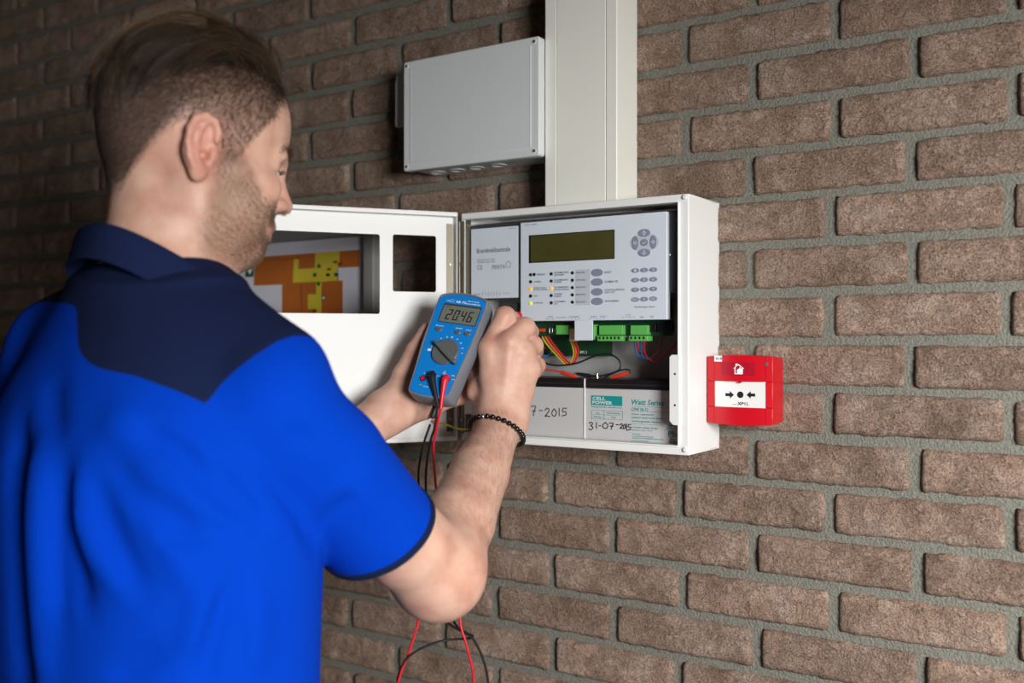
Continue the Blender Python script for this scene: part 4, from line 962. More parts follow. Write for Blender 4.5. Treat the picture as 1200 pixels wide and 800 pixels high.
for s in (1, -1):
    c = hd(.0662, s*.033, .0080); u, v, wq = np.array(Hf), np.array(Hr), np.array(Hu); mb = MB(); n, m = 16, 10
    for i in range(m+1):
        for k in range(n): a, b_ = math.pi*i/m, 2*math.pi*k/n; mb.v.append(tuple(c+.0125*(math.sin(a)*math.cos(b_)*u+math.sin(a)*math.sin(b_)*v+math.cos(a)*wq)))
    mb.f = [(i*n+k, i*n+(k+1) % n, (i+1)*n+(k+1) % n, (i+1)*n+k) for i in range(m) for k in range(n)]
    mb.build('eye', EYEW, person, smooth=True)

# ------------------------------------------------------------------ hair, as single strands
def strands(name, P, D, steps, rad, m, tone, taper=True):
    """P: list of [N,3] arrays along the strands; three-sided tubes"""
    S = np.stack(P, 1); N_, K = S.shape[:2]; T_ = np.gradient(S, axis=1); T_ /= np.linalg.norm(T_, axis=2)[..., None]+1e-12
    up = np.where(np.abs(T_[..., 2:3]) < .9, np.array([0, 0, 1.]), np.array([1., 0, 0])); A = np.cross(T_, up); A /= np.linalg.norm(A, axis=2)[..., None]+1e-12; B_ = np.cross(T_, A)
    rr = rad[:, None]*(np.linspace(1, .35, K)[None] if taper else 1)
    ring_ = [S+(A*math.cos(q)+B_*math.sin(q))*rr[..., None] for q in (0, 2.094, 4.189)]
    V = np.stack(ring_, 2).reshape(-1, 3); base = (np.arange(N_)[:, None, None]*K+np.arange(K-1)[None, :, None])*3
    Q = []
    for k in range(3): Q.append(np.stack([base+k, base+(k+1) % 3, base+3+(k+1) % 3, base+3+k], -1).reshape(-1, 4))
    o = np_mesh(name, V, np.concatenate(Q), m, person, {'tone': np.repeat(tone, K*3)}); o['kind'] = 'stuff'; return o
def grad(P, h=.0008):
    g = np.stack([skin.eval(P+e*h)-skin.eval(P-e*h) for e in np.eye(3)], 1); return g/(np.linalg.norm(g, axis=1)[:, None]+1e-12)
rng = np.random.default_rng(3)
fc = BV[BQ].mean(1); hsel = np.linalg.norm(fc-HO, axis=1) < .175; fi = np.flatnonzero(hsel); fm = scalp_mask(fc[fi]); fb = beard_mask(fc[fi])
def sample(weight, n):
    w_ = weight/weight.sum(); i = rng.choice(len(weight), n, p=w_); q = BV[BQ[fi[i]]]; a, b_ = rng.random((2, n, 1)); return (q[:, 0]*(1-a)+q[:, 1]*a)*(1-b_)+(q[:, 3]*(1-a)+q[:, 2]*a)*b_
f_, r_, u_ = head_coords(fc[fi]); near = np.where(r_ > -.035, 1, .25)
topw = fm*sstep(.078, .092, u_+.10*np.clip(-f_-.02, -.05, .1)-.0)
sidew = fm*(1-.7*topw)*near
# cropped sides
P0 = sample(sidew, 26000); g = grad(P0); f0, r0, u0 = head_coords(P0)
ln = np.interp(u0, [-.04, .0, .03, .06, .09], [.0030, .0034, .0048, .0078, .011])*rng.uniform(.7, 1.2, len(P0))
flow = -Hu*.75-Hf*.55+rng.normal(0, .25, (len(P0), 3)); flow = flow-(flow*g).sum(1)[:, None]*g; flow /= np.linalg.norm(flow, axis=1)[:, None]
dr = g*.55+flow*.85; dr /= np.linalg.norm(dr, axis=1)[:, None]
strands('cropped_hair', [P0-g*.0005, P0+dr*ln[:, None]*.5, P0+(dr*.9-g*.12)*ln[:, None]], None, 3, rng.uniform(.00011, .00019, len(P0)), BUZZ, np.clip(rng.random(len(P0))*.5+np.interp(u0, [-.02, .05, .09], [.5, .3, 0])*np.interp(f0, [-.06, -.02, .02], [.05, .7, 1.4])-.12, 0, 1))
# long swept-back top
ncl = 300; C0 = sample(topw, ncl); per = 34; N_ = ncl*per
P0 = sample(topw, N_); j = np.argmin(((P0[:, None]-C0[None])**2).sum(2), 1) if N_*ncl < 6e6 else np.array([np.argmin(((p-C0)**2).sum(1)) for p in P0])
crnd = rng.normal(0, 1, (ncl, 3)); L_ = (.085+.02*crnd[:, 0])[j]*rng.uniform(.8, 1.1, N_); f0, r0, u0 = head_coords(P0)
L_ = L_*np.interp(f0, [-.07, -.02, .06], [.55, .9, 1.05]); K = 12; pts = [P0-grad(P0)*.001]; p = P0.copy()
lift = (.013+.004*crnd[:, 1])[j]+rng.normal(0, .0022, N_)
for k in range(1, K):
    t = k/(K-1); g = grad(p); fl_ = -Hf*1.0+Hr*(np.clip(r0, -.05, .05)*(6+9*t))[:, None]*(.35+.6*t)+Hu*(.5*(1-t)-.9*t)+crnd[j]*.10+rng.normal(0, .03, (N_, 3))
    fl_ = fl_-(fl_*g).sum(1)[:, None]*g; fl_ /= np.linalg.norm(fl_, axis=1)[:, None]
    p = p+fl_*(L_/(K-1))[:, None]; h_ = skin.eval(p); want = lift*np.sin(np.clip(t*1.25+.12, 0, 1)*np.pi*.62)/.93*np.interp(f0, [-.06, .0, .06], [.75, 1, 1.0]); p = p+grad(p)*(want-h_)[:, None]*.75
    cen = np.zeros((ncl, 3)); cnt = np.bincount(j, minlength=ncl)[:, None]; cen = np.stack([np.bincount(j, p[:, c], ncl) for c in range(3)], 1)/np.maximum(cnt, 1); p = p+(cen[j]-p)*.05*t
    pts.append(p.copy())
tone = np.clip(.07+.10*crnd[j, 2]+rng.normal(0, .10, N_)+.10*(f0 < -.03), 0, 1)
strands('swept_hair', pts, None, K, rng.uniform(.00016, .00026, N_), HAIRM, tone)
# stray blond locks falling over the crown
ctl = [PP((240, 26, .94), (195, 22, .93), (158, 40, .925), (139, 74, .92), (129, 128, .925)), PP((228, 18, .96), (180, 24, .95), (146, 44, .945), (133, 80, .94), (127, 120, .94)), PP((220, 14, .98), (170, 22, .965), (130, 48, .955), (112, 72, .95), (103, 82, .95)), PP((270, 30, .95), (225, 14, .96), (180, 20, .95), (140, 52, .94), (120, 100, .94))]
_unused = [[hd(.01, .012, .128), hd(-.03, .022, .139), hd(-.070, .030, .122), hd(-.096, .034, .090), hd(-.104, .036, .058)], [hd(.0, -.01, .130), hd(-.045, -.006, .139), hd(-.088, .002, .116), hd(-.110, .006, .086), hd(-.116, .004, .066)], [hd(.02, .03, .122), hd(-.02, .040, .132), hd(-.062, .046, .116), hd(-.084, .046, .078), hd(-.090, .044, .044)], [hd(.03, .0, .128), hd(-.02, .004, .143), hd(-.080, .008, .124), hd(-.118, .010, .090), hd(-.132, .010, .080)]]
pts = []; nn = 34; tt = []
for c in ctl:
    s = np.array(spline(c, 4)); s = s[:, None]+rng.normal(0, .0030, (1, nn, 3))+np.linspace(0, 1, len(s))[:, None, None]*rng.normal(0, .0030, (1, nn, 3)); pts.append(s); tt.append(rng.uniform(.15, .8, nn))
al = np.concatenate(pts, 1); strands('hair_lock', [al[i] for i in range(al.shape[0])], None, 0, np.full(al.shape[1], .00014), HAIRM, np.concatenate(tt))
# stubble
P0 = sample(fb*near*(.55+.45*sstep(.02, .07, f_)), 22000); g = grad(P0); flow = -Hu*.8-Hf*.1+rng.normal(0, .3, (len(P0), 3)); dr = g*.7+flow*.6; dr /= np.linalg.norm(dr, axis=1)[:, None]
strands('beard_stubble', [P0-g*.0004, P0+dr*.0012, P0+dr*.0022-g*.0003], None, 3, rng.uniform(.00006, .00010, len(P0)), STUB, rng.random(len(P0)))
# brows and lashes
for s in (1, -1):
    t = rng.random(260); b0 = np.array([hd(.0900-.010*q-.010*q*q, s*(.012+.036*q), .0255+.006*math.sin(q*2.6)-.004*q) for q in t])+rng.normal(0, .0016, (260, 3)); g = grad(b0); h_ = skin.eval(b0); b0 = b0-g*h_[:, None]
    dr = _n(Hr*s*.9+Hu*.15)+rng.normal(0, .2, (260, 3)); strands('eyebrow', [b0-g*.0004, b0+g*.0015+dr*.003, b0+g*.0016+dr*.0075], None, 3, np.full(260, .00014), HAIRM, rng.random(260)*.35)
    t = rng.random(70); b0 = np.array([hd(.0785-.008*q, s*(.022+.022*q), .0085-.001*q) for q in t]); strands('eyelash', [b0, b0+Hf*.005+Hr*s*.0015-Hu*.0012, b0+Hf*.009+Hr*s*.004+Hu*.0006], None, 3, np.full(70, .00012), HAIRM, np.zeros(70))

# fine hair on the forearms
def arm_hair(A, B, n, r_out):
    t = rng.uniform(.12, .93, n); ax = _n(B-A); q = rng.normal(0, 1, (n, 3)); q -= (q@ax)[:, None]*ax; q /= np.linalg.norm(q, axis=1)[:, None]; p = A+(B-A)*t[:, None]+q*r_out
    for _ in range(6): p = p-grad(p)*skin.eval(p)[:, None]
    g = grad(p); d = ax*.5+_n(np.cross(ax, F_))*.5+rng.normal(0, .25, (n, 3)); d = d-(d*g).sum(1)[:, None]*g; d /= np.linalg.norm(d, axis=1)[:, None]; l = rng.uniform(.006, .011, n)[:, None]
    strands('arm_hair', [p-g*.0003, p+(d*.6+g*.25)*l, p+(d+g*.12)*l], None, 3, np.full(n, .000055), STUB, rng.random(n))
arm_hair(ER, WR, 3200, .04); arm_hair(EL, WL, 1600, .04)
# ------------------------------------------------------------------ polo shirt
cloth = SDF()
HEMR, HEML = SR+(ER-SR)*.67-R_*.012-U_*.006, SL+(EL-SL)*.66
st_sh = fine([(.90, 0, .004, .186, .134), (1.05, 0, .004, .173, .127), (1.25, .0, .002, .176, .130), (1.36, .0, .0, .184, .132), (1.44, 0, -.004, .182, .128), (1.50, 0, -.006, .166, .112), (1.555, 0, -.004, .118, .084), (1.60, 0, .004, .072, .066)])
cloth.fn(torso_fn(st_sh), TC+np.array([0, 0, 1.25]), .42, .03)
cloth.cone(NB-U_*.020, AR, .056, .050, .04); cloth.cone(NB-U_*.020, AL, .056, .050, .05)
cloth.chain([SR, SR+(ER-SR)*.3-R_*.004, SR+(ER-SR)*.90-R_*.015-U_*.008], [.056, .0600, .0600], .016)
cloth.chain([SL, SL+(EL-SL)*.35, SL+(EL-SL)*.8], [.060, .064, .060], .035)
creases = [([(171, 506), (214, 532), (244, 567), (296, 611)], .010, .0065), ([(255, 545), (285, 586), (311, 616)], .009, .006), ([(244, 618), (270, 623), (300, 622)], .004, .004),
           ([(128, 537), (169, 586), (232, 627)], .006, .011), ([(187, 624), (232, 641)], .0035, .006), ([(81, 541), (77, 612), (90, 687), (99, 714)], .008, .011), ([(86, 545), (100, 624), (142, 690)], -.006, .012),
           ([(50, 520), (47, 571), (45, 624), (48, 700), (52, 800)], -.012, .014), ([(66, 560), (66, 640), (72, 720)], .007, .009), ([(22, 500), (20, 600), (24, 700), (26, 800)], .012, .016), ([(112, 556), (134, 631), (165, 690)], .005, .010), ([(150, 556), (190, 620), (230, 700)], -.003, .012), ([(270, 676), (245, 760), (236, 810)], .004, .009), ([(246, 676), (222, 770)], -.003, .012), ([(300, 690), (300, 790)], -.003, .014),
           ([(281, 632), (282, 720), (284, 805)], .0012, .0022), ([(336, 500), (375, 524)], .003, .008), ([(370, 640), (392, 600), (420, 575)], .0035, .009), ([(320, 560), (352, 600), (368, 640)], .004, .010), ([(400, 560), (450, 600)], -.002, .012),
           ([(243, 472), (258, 512), (282, 560)], .0010, .003), ([(190, 760), (130, 800)], .003, .012), ([(60, 440), (66, 520)], .004, .016), ([(150, 470), (130, 520)], -.003, .018)]
FOLD = []
for pl_, amp, wd in creases:
    q = [cloth.trace(x, y) for x, y in pl_]; q = [p for p in q if p is not None]
    if len(q) > 1: FOLD.append((np.array(spline(q, 6)), amp, wd))
def fold_post(P, d):
    s_ = np.zeros(len(P)); near_ = np.abs(d) < .05
    if not near_.any(): return d
    X = P[near_]; acc = np.zeros(len(X)); c = X.mean(0); R0 = np.sqrt(((X-c)**2).sum(1).max())
    for L0, amp, wd in FOLD:
        if np.linalg.norm(L0-c, axis=1).min() > R0+4*wd: continue
        best = np.full(len(X), 1e9); tt = np.zeros(len(X)); m = len(L0)-1
        for i in range(m):
            a, ab = L0[i], L0[i+1]-L0[i]; t = np.clip(((X-a)@ab)/(ab@ab+1e-12), 0, 1); q = ((X-a-t[:, None]*ab)**2).sum(1); b_ = q < best; best = np.where(b_, q, best); tt = np.where(b_, (i+t)/m, tt)
        acc += amp*np.exp(-best/(wd*wd))*np.sin(np.clip(tt*1.0, .02, .98)*np.pi)**.5
    d = d.copy(); d[near_] += acc*1.5; return d
cloth.post = fold_post
CV, CQ = surface(cloth, (-.86, -1.10, .89), (.12, .05, 1.70), .0036, smooth=3)
fcn = CV[CQ].mean(1); aR = _n(ER-SR); aL = _n(EL-SL); axR = _n(aR-.22*_n(R_*.73+U_*.68)); axL = aL
outR = ((fcn-HEMR)@axR > .009) & (np.linalg.norm(np.cross(fcn-SR, aR), axis=1) < .085) & ((fcn-SR)@aR > .10)
outL = ((fcn-HEML)@axL > .009) & (np.linalg.norm(np.cross(fcn-SL, axL), axis=1) < .075) & ((fcn-SL)@axL > .05)
outB = fcn[:, 2] < .905
CV, CQ, _ = sub(CV, CQ, ~(outR | outL | outB))
def project(P):
    q = P-CAM; f = q@F_; return 600+FPX*(q@R_)/f, 400-FPX*q[:, 2]/f
YK = np.array([(-60, 352), (10, 356), (31, 354), (60, 353.5), (80.5, 355.5), (87, 359), (90, 366), (90.5, 385), (91.7, 404.5), (96, 416), (105, 425.5), (119, 432), (161, 441), (210, 459), (241.5, 473), (259, 450), (278, 432), (297.5, 417), (325.5, 399.5), (345, 393), (364, 394), (380, 392), (400, 380), (400, 100), (-60, 100)], float)
def poly_sd(x, y, pg):
    best = np.full(len(x), 1e9); ins = np.zeros(len(x), bool)
    for i in range(len(pg)):
        a, b_ = pg[i], pg[(i+1) % len(pg)]; ab = b_-a; t = np.clip(((x-a[0])*ab[0]+(y-a[1])*ab[1])/(ab@ab), 0, 1)
        best = np.minimum(best, (x-a[0]-t*ab[0])**2+(y-a[1]-t*ab[1])**2)
        c = (a[1] > y) != (b_[1] > y); ins ^= c & (x < (b_[0]-a[0])*(y-a[1])/(b_[1]-a[1]+1e-12)+a[0])
    return np.where(ins, 1, -1)*np.sqrt(best)
CT = np.concatenate([CQ[:, [0, 1, 2]], CQ[:, [0, 2, 3]]])
nf = np.cross(CV[CT[:, 1]]-CV[CT[:, 0]], CV[CT[:, 2]]-CV[CT[:, 0]]); vn = np.stack([sum(np.bincount(CT[:, k], nf[:, c], len(CV)) for k in range(3)) for c in range(3)], 1); vn /= np.linalg.norm(vn, axis=1)[:, None]+1e-12
px_, py_v = project(CV); yd = poly_sd(px_, py_v, YK)*.0008
facing = -((CV-CAM)*vn).sum(1); back = (CV[:, 2]-1.515)                                   # front of the chest: straight yoke
yd = np.where(facing > 0, yd, back)
def split_by(V, T_, d, drop=1e-5, NN=None):
    D_ = V.shape[1]

    d = np.where(np.abs(d) < drop, drop, d); s = d > 0; n = s[T_].sum(1); out = {True: [T_[n == 3]], False: [T_[n == 0]]}; newV = [V]; cnt = len(V); cache = {}
    extra = []
    def cut(a, b_):
        k = (a, b_) if a < b_ else (b_, a)
        if k not in cache: t = d[a]/(d[a]-d[b_]); cache[k] = cnt+len(extra); extra.append(V[a]+t*(V[b_]-V[a]))
        return cache[k]
    res = {True: [], False: []}
    for tri in T_[(n == 1) | (n == 2)]:
        ss = s[tri]; lone = True if ss.sum() == 1 else False; i = int(np.flatnonzero(ss == lone)[0]); a, b_, c = int(tri[i]), int(tri[(i+1) % 3]), int(tri[(i+2) % 3]); p, q = cut(a, b_), cut(a, c)
        res[lone].append((a, p, q)); res[not lone] += [(p, b_, c), (p, c, q)]
    V2 = np.concatenate([V, np.array(extra)]) if extra else V
    def pick(k):
        T2 = np.concatenate(out[k]+([np.array(res[k])] if res[k] else [])); return sub(V2, T2, np.ones(len(T2), bool))[:2]
    return pick(True), pick(False)
CV6 = np.concatenate([CV, vn], 1)      # normals travel with the vertices through the cuts
(Vy, Ty), (Vb, Tb) = split_by(CV6, CT, yd)
# sleeve hems: a narrow navy band along each cuff
def band(V, T_, ax, H0, S0, wd=.0072, arm=None):
    X = V[:, :3]; t = (X-H0)@ax; c = (np.linalg.norm(np.cross(X-S0, arm), axis=1) < .085) & ((X-S0)@arm > .10); return split_by(V, T_, np.where(c, t+wd, -1))
_, (Vb, Tb) = band(Vb, Tb, axR, HEMR, SR, 0, aR); _, (Vb, Tb) = band(Vb, Tb, axL, HEML, SL, 0, aL)
(VhR, ThR), (Vb, Tb) = band(Vb, Tb, axR, HEMR, SR, .0072, aR); (VhL, ThL), (Vb, Tb) = band(Vb, Tb, axL, HEML, SL, .0072, aL)
def shell(o, th, off):
    md = o.modifiers.new('thickness', 'SOLIDIFY'); md.thickness = th; md.offset = off; return o
def cloth_piece(name, V6, T_, m, parent):
    o = np_mesh(name, V6[:, :3], T_, m, parent); o.data.normals_split_custom_set_from_vertices((V6[:, 3:]/np.linalg.norm(V6[:, 3:], axis=1)[:, None]).tolist()); return o
shirt = cloth_piece('polo_shirt', Vb, Tb, ROYAL, person)
cloth_piece('shoulder_yoke', Vy, Ty, NAVY, shirt)['label'] = 'navy shoulder panel'
shell(np_mesh('sleeve_hem', VhR[:, :3], ThR, NAVY, shirt), .0036, .1); shell(np_mesh('sleeve_hem', VhL[:, :3], ThL, NAVY, shirt), .0036, .1)
# collar: folded knit band round the neck, open at the throat
def collar():
    zc, sl, cen = .0590, .61, NB.copy(); prof = [(.060, -.040), (.0655, -.022), (.071, -.006), (.0755, .003), (.0790, .0055), (.0822, .003), (.0850, -.006), (.0885, -.022), (.0935, -.036)]
    n = 72; V = []; Q = []
    for i in range(n+1):
        a = math.pi*(.10+1.80*i/n)            # 0 = front
        dirv = Tf*math.cos(a)+Tr*math.sin(a); wob = .0016*math.sin(a*5+1)
        for r0, z0 in prof:
            r1 = (r0*.935+wob)*(1.0+.02*math.cos(a))
            p = cen+dirv*r1; p[2] = CAM[2]+zc-sl*r1*math.cos(a)+z0-(.012*(1+math.cos(a))/2 if z0 < -.015 else 0); V.append(p)
    m = len(prof)
    for i in range(n):
        for k in range(m-1): Q.append((i*m+k, i*m+k+1, (i+1)*m+k+1, (i+1)*m+k))
    o = np_mesh('collar', np.array(V), np.array(Q), NAVY, shirt); shell(o, .003, 0); md = o.modifiers.new('s', 'SUBSURF'); md.levels = md.render_levels = 1; return o
collar()['label'] = 'navy folded collar'

# ------------------------------------------------------------------ trousers and shoes (below the picture)
tr = SDF(); hipR = TC+Tr*.092; hipL = TC-Tr*.092; leg = lambda p, z, f=0: np.array([p[0], p[1], z])+Tf*f
for hp in (hipR, hipL): tr.chain([leg(hp, .90), leg(hp, .52, .01), leg(hp, .11, -.01)], [.088, .066, .058], .04)
tr.fn(torso_fn([(.82, 0, 0, .168, .118), (.98, 0, 0, .160, .112)]), TC+np.array([0, 0, .9]), .3, .04)
V, Q = surface(tr, (-.75, -1.1, .03), (.25, -.2, 1.02), .012, smooth=2); np_mesh('trousers', V, Q, TROUS, person)
for hp in (hipR, hipL):
    sh = SDF(); sh.cone(leg(hp, .046, -.035), leg(hp, .042, .13), .044, .040, .03); sh.cone(leg(hp, .085, -.02), leg(hp, .10, -.015), .045, .046, .03)
    sh.post = lambda P, d: np.maximum(d, .001-P[:, 2])
    V, Q = surface(sh, (min(hp[0], 9)-.3, hp[1]-.3, -.03), (hp[0]+.3, hp[1]+.3, .2), .008, smooth=1); V[:, 2] = np.maximum(V[:, 2], 0); np_mesh('shoe', V, Q, SHOE, person)

# ------------------------------------------------------------------ bead bracelet
brc = bpy.data.objects.new('bracelet', None); COL.objects.link(brc); brc.empty_display_size = .02; brc.location = WR; adopt(brc, person); brc.location = (0, 0, 0); brc.location = WR; brc.matrix_parent_inverse = Matrix.Translation(person.location).inverted()
axw = _n(_n(WR-ER)*.6+U_*.6+R_*.20); u1 = _n(np.cross(axw, F_)); u2 = np.cross(axw, u1); bc = at(583, 506, 1.182*GS); bm0 = None
for k in range(35):
    a = 2*math.pi*k/35; dv = u1*math.cos(a)+u2*math.sin(a); t = .015
    for _ in range(60):
        if skin.eval((bc+dv*t)[None], False)[0] > .0032: break
        t += .0008
    c = bc+dv*t
    if bm0 is None:
        mb = MB(); n, m = 12, 8
        for i in range(m+1):
            for q in range(n): x, y = math.pi*i/m, 2*math.pi*q/n; mb.v.append((.0035*math.sin(x)*math.cos(y), .0035*math.sin(x)*math.sin(y), .0035*math.cos(x)))
        mb.f = [(i*n+q, i*n+(q+1) % n, (i+1)*n+(q+1) % n, (i+1)*n+q) for i in range(m) for q in range(n)]
        bead = mb.build('bead', mat('black_bead', (14, 14, 16), .16, spec=.7), None, smooth=True); bm0 = bead
    else: bead = bm0.copy(); COL.objects.link(bead)
    if np.linalg.norm(np.array(project(c[None])).ravel()-np.array([566.5, 485.5])) < 3.2 and (c-CAM)@F_ < 1.2*GS:
        bead.data = bead.data.copy(); bead.data.materials.clear(); bead.data.materials.append(STEEL); bead['label'] = 'grey metal bead'
    bead.location = c; bead.parent = brc; bead.matrix_parent_inverse = Matrix.Translation(brc.location).inverted()

# ------------------------------------------------------------------ multimeter in the left hand
mw = _n(R_*.918-U_*.133-F_*.376); mu = R_*.294+U_*.857+F_*.416; mu = _n(mu-mw*(mu@mw)); mn = np.cross(mw, mu); mn = mn if mn@(CAM-at(517, 405, 1.2*GS)) > 0 else -mn
MC = at(523, 404, 1.2*GS)
mfn = frame_fn(MC, mw, mu, mn)
def ml(px, py, h=0): p = on_plane(px, py, MC+mn*h, mn)-MC; return float(p@mw), float(p@mu)
meter = empty('multimeter', tuple(MC-mn*.034), 'blue handheld digital multimeter with grey rim showing 20.46', 'multimeter')
def smooth_poly(P, n=5):
    P = [np.array(p, float) for p in P]; out = []; m = len(P)
    for i in range(m):
        p0, p1, p2, p3 = P[i-1], P[i], P[(i+1) % m], P[(i+2) % m]
        for k in range(n): t = k/n; out.append(.5*((2*p1)+(-p0+p2)*t+(2*p0-5*p1+4*p2-p3)*t*t+(-p0+3*p1-3*p2+p3)*t**3))
    return [tuple(q) for q in out]
MO = [(-.0275, .063), (-.015, .0668), (0, .068), (.015, .0668), (.0275, .063), (.0300, .056), (.0298, .03), (.0285, .0), (.0262, -.03), (.0248, -.055), (.0225, -.0625), (.010, -.0655), (0, -.066), (-.010, -.0655), (-.0225, -.0625), (-.0248, -.055), (-.0262, -.03), (-.0285, .0), (-.0298, .03), (-.0300, .056)]
MO = [(x*1.06*GS, y*1.05*GS) for x, y in MO]; outline = smooth_poly(MO, 4)
def scaled(pl_, g): 
    p = np.array(pl_); return [tuple(q) for q in p*(1+g/np.maximum(np.linalg.norm(p, axis=1), 1e-6))[:, None]]
def lathe_stack(levels, fn):
    mb = MB(); n = len(levels[0][0]); vs = []; fs = []
    for pl_, h in levels: vs += [fn(x, y, h) for x, y in pl_]
    for l in range(len(levels)-1): fs += [(l*n+i, l*n+(i+1) % n, (l+1)*n+(i+1) % n, (l+1)*n+i) for i in range(n)]
    fs += [tuple(range(n-1, -1, -1)), tuple(range((len(levels)-1)*n, len(levels)*n))]; return mb.add(vs, fs)
lathe_stack([(scaled(outline, -.006), -.036), (scaled(outline, -.001), -.032), (scaled(outline, .0032), -.022), (scaled(outline, .0038), -.012), (scaled(outline, .0034), -.003), (scaled(outline, .0022), .0008), (scaled(outline, .0004), .0010), (scaled(outline, -.0002), -.0012)], mfn).build('rubber_holster', MGREY, meter, smooth=True)
face = lathe_stack([(outline, -.004), (scaled(outline, -.0003), -.0004), (scaled(outline, -.0012), .0004)], mfn).build('face', MBLUE, meter, smooth=True)
def mquad(pts, h0, h1, name, m, parent, bev=0): return MB().prism(pts, h0, h1, mfn).build(name, m, parent, bevel=bev)
a, b_, c, d = ml(522, 356), ml(563, 361.6), ml(557, 382.4), ml(514.4, 376)
lx0, lx1, lz0, lz1 = (a[0]+d[0])/2, (b_[0]+c[0])/2, (c[1]+d[1])/2, (a[1]+b_[1])/2
fr_ = mquad(rrect(lx0-.0012, lz0-.0010, lx1+.0012, lz1+.0012, .001), 0, .0010, 'display_frame', MLCDF, face)
scr = mquad([(lx0, lz0), (lx1, lz0), (lx1, lz1-.0016), (lx0, lz1-.0016)], .0005, .0012, 'display', MLCD, face)
SEG = {'2': 'abged', '0': 'abcdef', '4': 'fgbc', '6': 'acdefg'}
def digit(ch, x, y, w_, h_, mb):
    t = h_*.11; sk = lambda px, py: (px+(py-y)*.10, py)
    B_ = {'a': (x+t*.6, y+h_-t, x+w_-t*.6, y+h_), 'd': (x+t*.6, y, x+w_-t*.6, y+t), 'g': (x+t*.6, y+h_/2-t/2, x+w_-t*.6, y+h_/2+t/2), 'f': (x, y+h_/2+t*.2, x+t, y+h_-t*.3), 'b': (x+w_-t, y+h_/2+t*.2, x+w_, y+h_-t*.3), 'e': (x, y+t*.3, x+t, y+h_/2-t*.2), 'c': (x+w_-t, y+t*.3, x+w_, y+h_/2-t*.2)}
    for s in SEG[ch]: p = B_[s]; mb.prism([sk(p[0], p[1]), sk(p[2], p[1]), sk(p[2], p[3]), sk(p[0], p[3])], .0012, .0014, mfn)
W_ = lx1-lx0; H_ = lz1-lz0
for i, ch in enumerate('2046'):
    mb = MB(); digit(ch, lx0+W_*(.14+.195*i), lz0+H_*.13, W_*.135, H_*.60, mb); mb.build('lcd_digit', MSEG, scr)
mquad(ellipse(lx0+W_*.505, lz0+H_*.16, .0006, .0006, 8), .0012, .0014, 'lcd_point', MSEG, scr)
mb = MB(); put_text(mb, 'AUTO', (lx0+W_*.05, lz1-.0046, lx0+W_*.19, lz1-.0030), mfn, .0014); mb.build('lettering', MSEG, scr)
def mtext(s, px0, py0, px1, py1, hgt, bold=.01, m=WHPRINT):
    x0, y0 = ml(px0, py0); x1, y1 = ml(px1, py1); mb = MB(); put_text(mb, s, (x0, y0, x1, y0+hgt), mfn, .0007, bold); mb.build('lettering', m, face)
mtext('NI 72', 534.8, 355, 545.8, 357, .0036, .03); mtext('TRUE RMS', 548, 353.6, 561, 356.5, .0014, .02); mtext('MULTIMETER', 546.5, 356.6, 562.5, 360, .0018, .02)
x, y = ml(526.5, 352); strokes(MB(), [[(0, .6), (.12, .1), (.25, .7), (.38, .1), (.5, .9), (1, .9)], [(.35, .2), (.6, .0), (1, .05)]], (x-.003, y-.002, x+.008, y+.0016), mfn, .0007, .0004).build('emblem', WHPRINT, face)
mtext('MIN MAX', 511, 381.6, 520.5, 382.5, .0012, .02); mtext('RANGE', 534.2, 384.8, 541.7, 386, .0014, .02); mtext('HOLD', 545.9, 387, 552.6, 388, .0013, .02)
for px, py in ((514.5, 386.3), (536.7, 389.8), (548, 391.6)):
    x, y = ml(px, py); lathe_stack([(ellipse(x, y, .0046, .0030), -.0005), (ellipse(x, y, .0046, .0030), .0016), (ellipse(x, y, .0034, .002), .0026)], mfn).build('button', MDIAL, meter, smooth=True)
dx, dy = ml(522.5, 413); DR = .0172*GS
dial = lathe_stack([(ellipse(dx, dy, DR, DR, 36), 0), (ellipse(dx, dy, DR, DR, 36), .003), (ellipse(dx, dy, DR*.94, DR*.94, 36), .0042)], mfn).build('dial', MDIAL, meter, smooth=True)
p0 = np.array(ml(511.5, 402.5)); p1 = np.array(ml(536, 428.5)); t = _n(p1-p0); q = np.array([-t[1], t[0]]); wdt = .0031
kn = [tuple(p0-t*0), tuple(p0+t*.004+q*wdt*.8), tuple((p0+p1)/2+q*wdt), tuple(p1-t*.004+q*wdt), tuple(p1+q*wdt*.5), tuple(p1-q*wdt*.5), tuple(p1-t*.004-q*wdt), tuple((p0+p1)/2-q*wdt), tuple(p0+t*.004-q*wdt*.8)]
MB().prism(kn, .003, .011, mfn).build('dial_grip', MDIAL, dial, bevel=.0012)
for s, ang in (('V', 168), ('V', 148), ('W', 126), ('\u03a9', 105), ('dB', 88), ('A', 66), ('mA', 46), ('\u00b5A', 24), ('A', 6)):
    x, y = dx+math.cos(math.radians(ang))*DR*1.24, dy+math.sin(math.radians(ang))*DR*1.24; mb = MB(); put_text(mb, s, (x-.0011*len(s)**.5, y-.0010, x+.0011*len(s)**.5, y+.0012), mfn, .0007, .015); mb.build('lettering', WHPRINT, face)
x, y = ml(503.3, 409.8); mb = MB(); mb.prism([(x-.0024, y-.0016), (x+.0024, y-.0016), (x+.0024, y+.0016), (x-.0024, y+.0016)], .0004, .0007, mfn); mb.build('off_mark', WHPRINT, face)
SOCK = [(495.8, 443.4), (508, 440), (524.5, 444.5)]
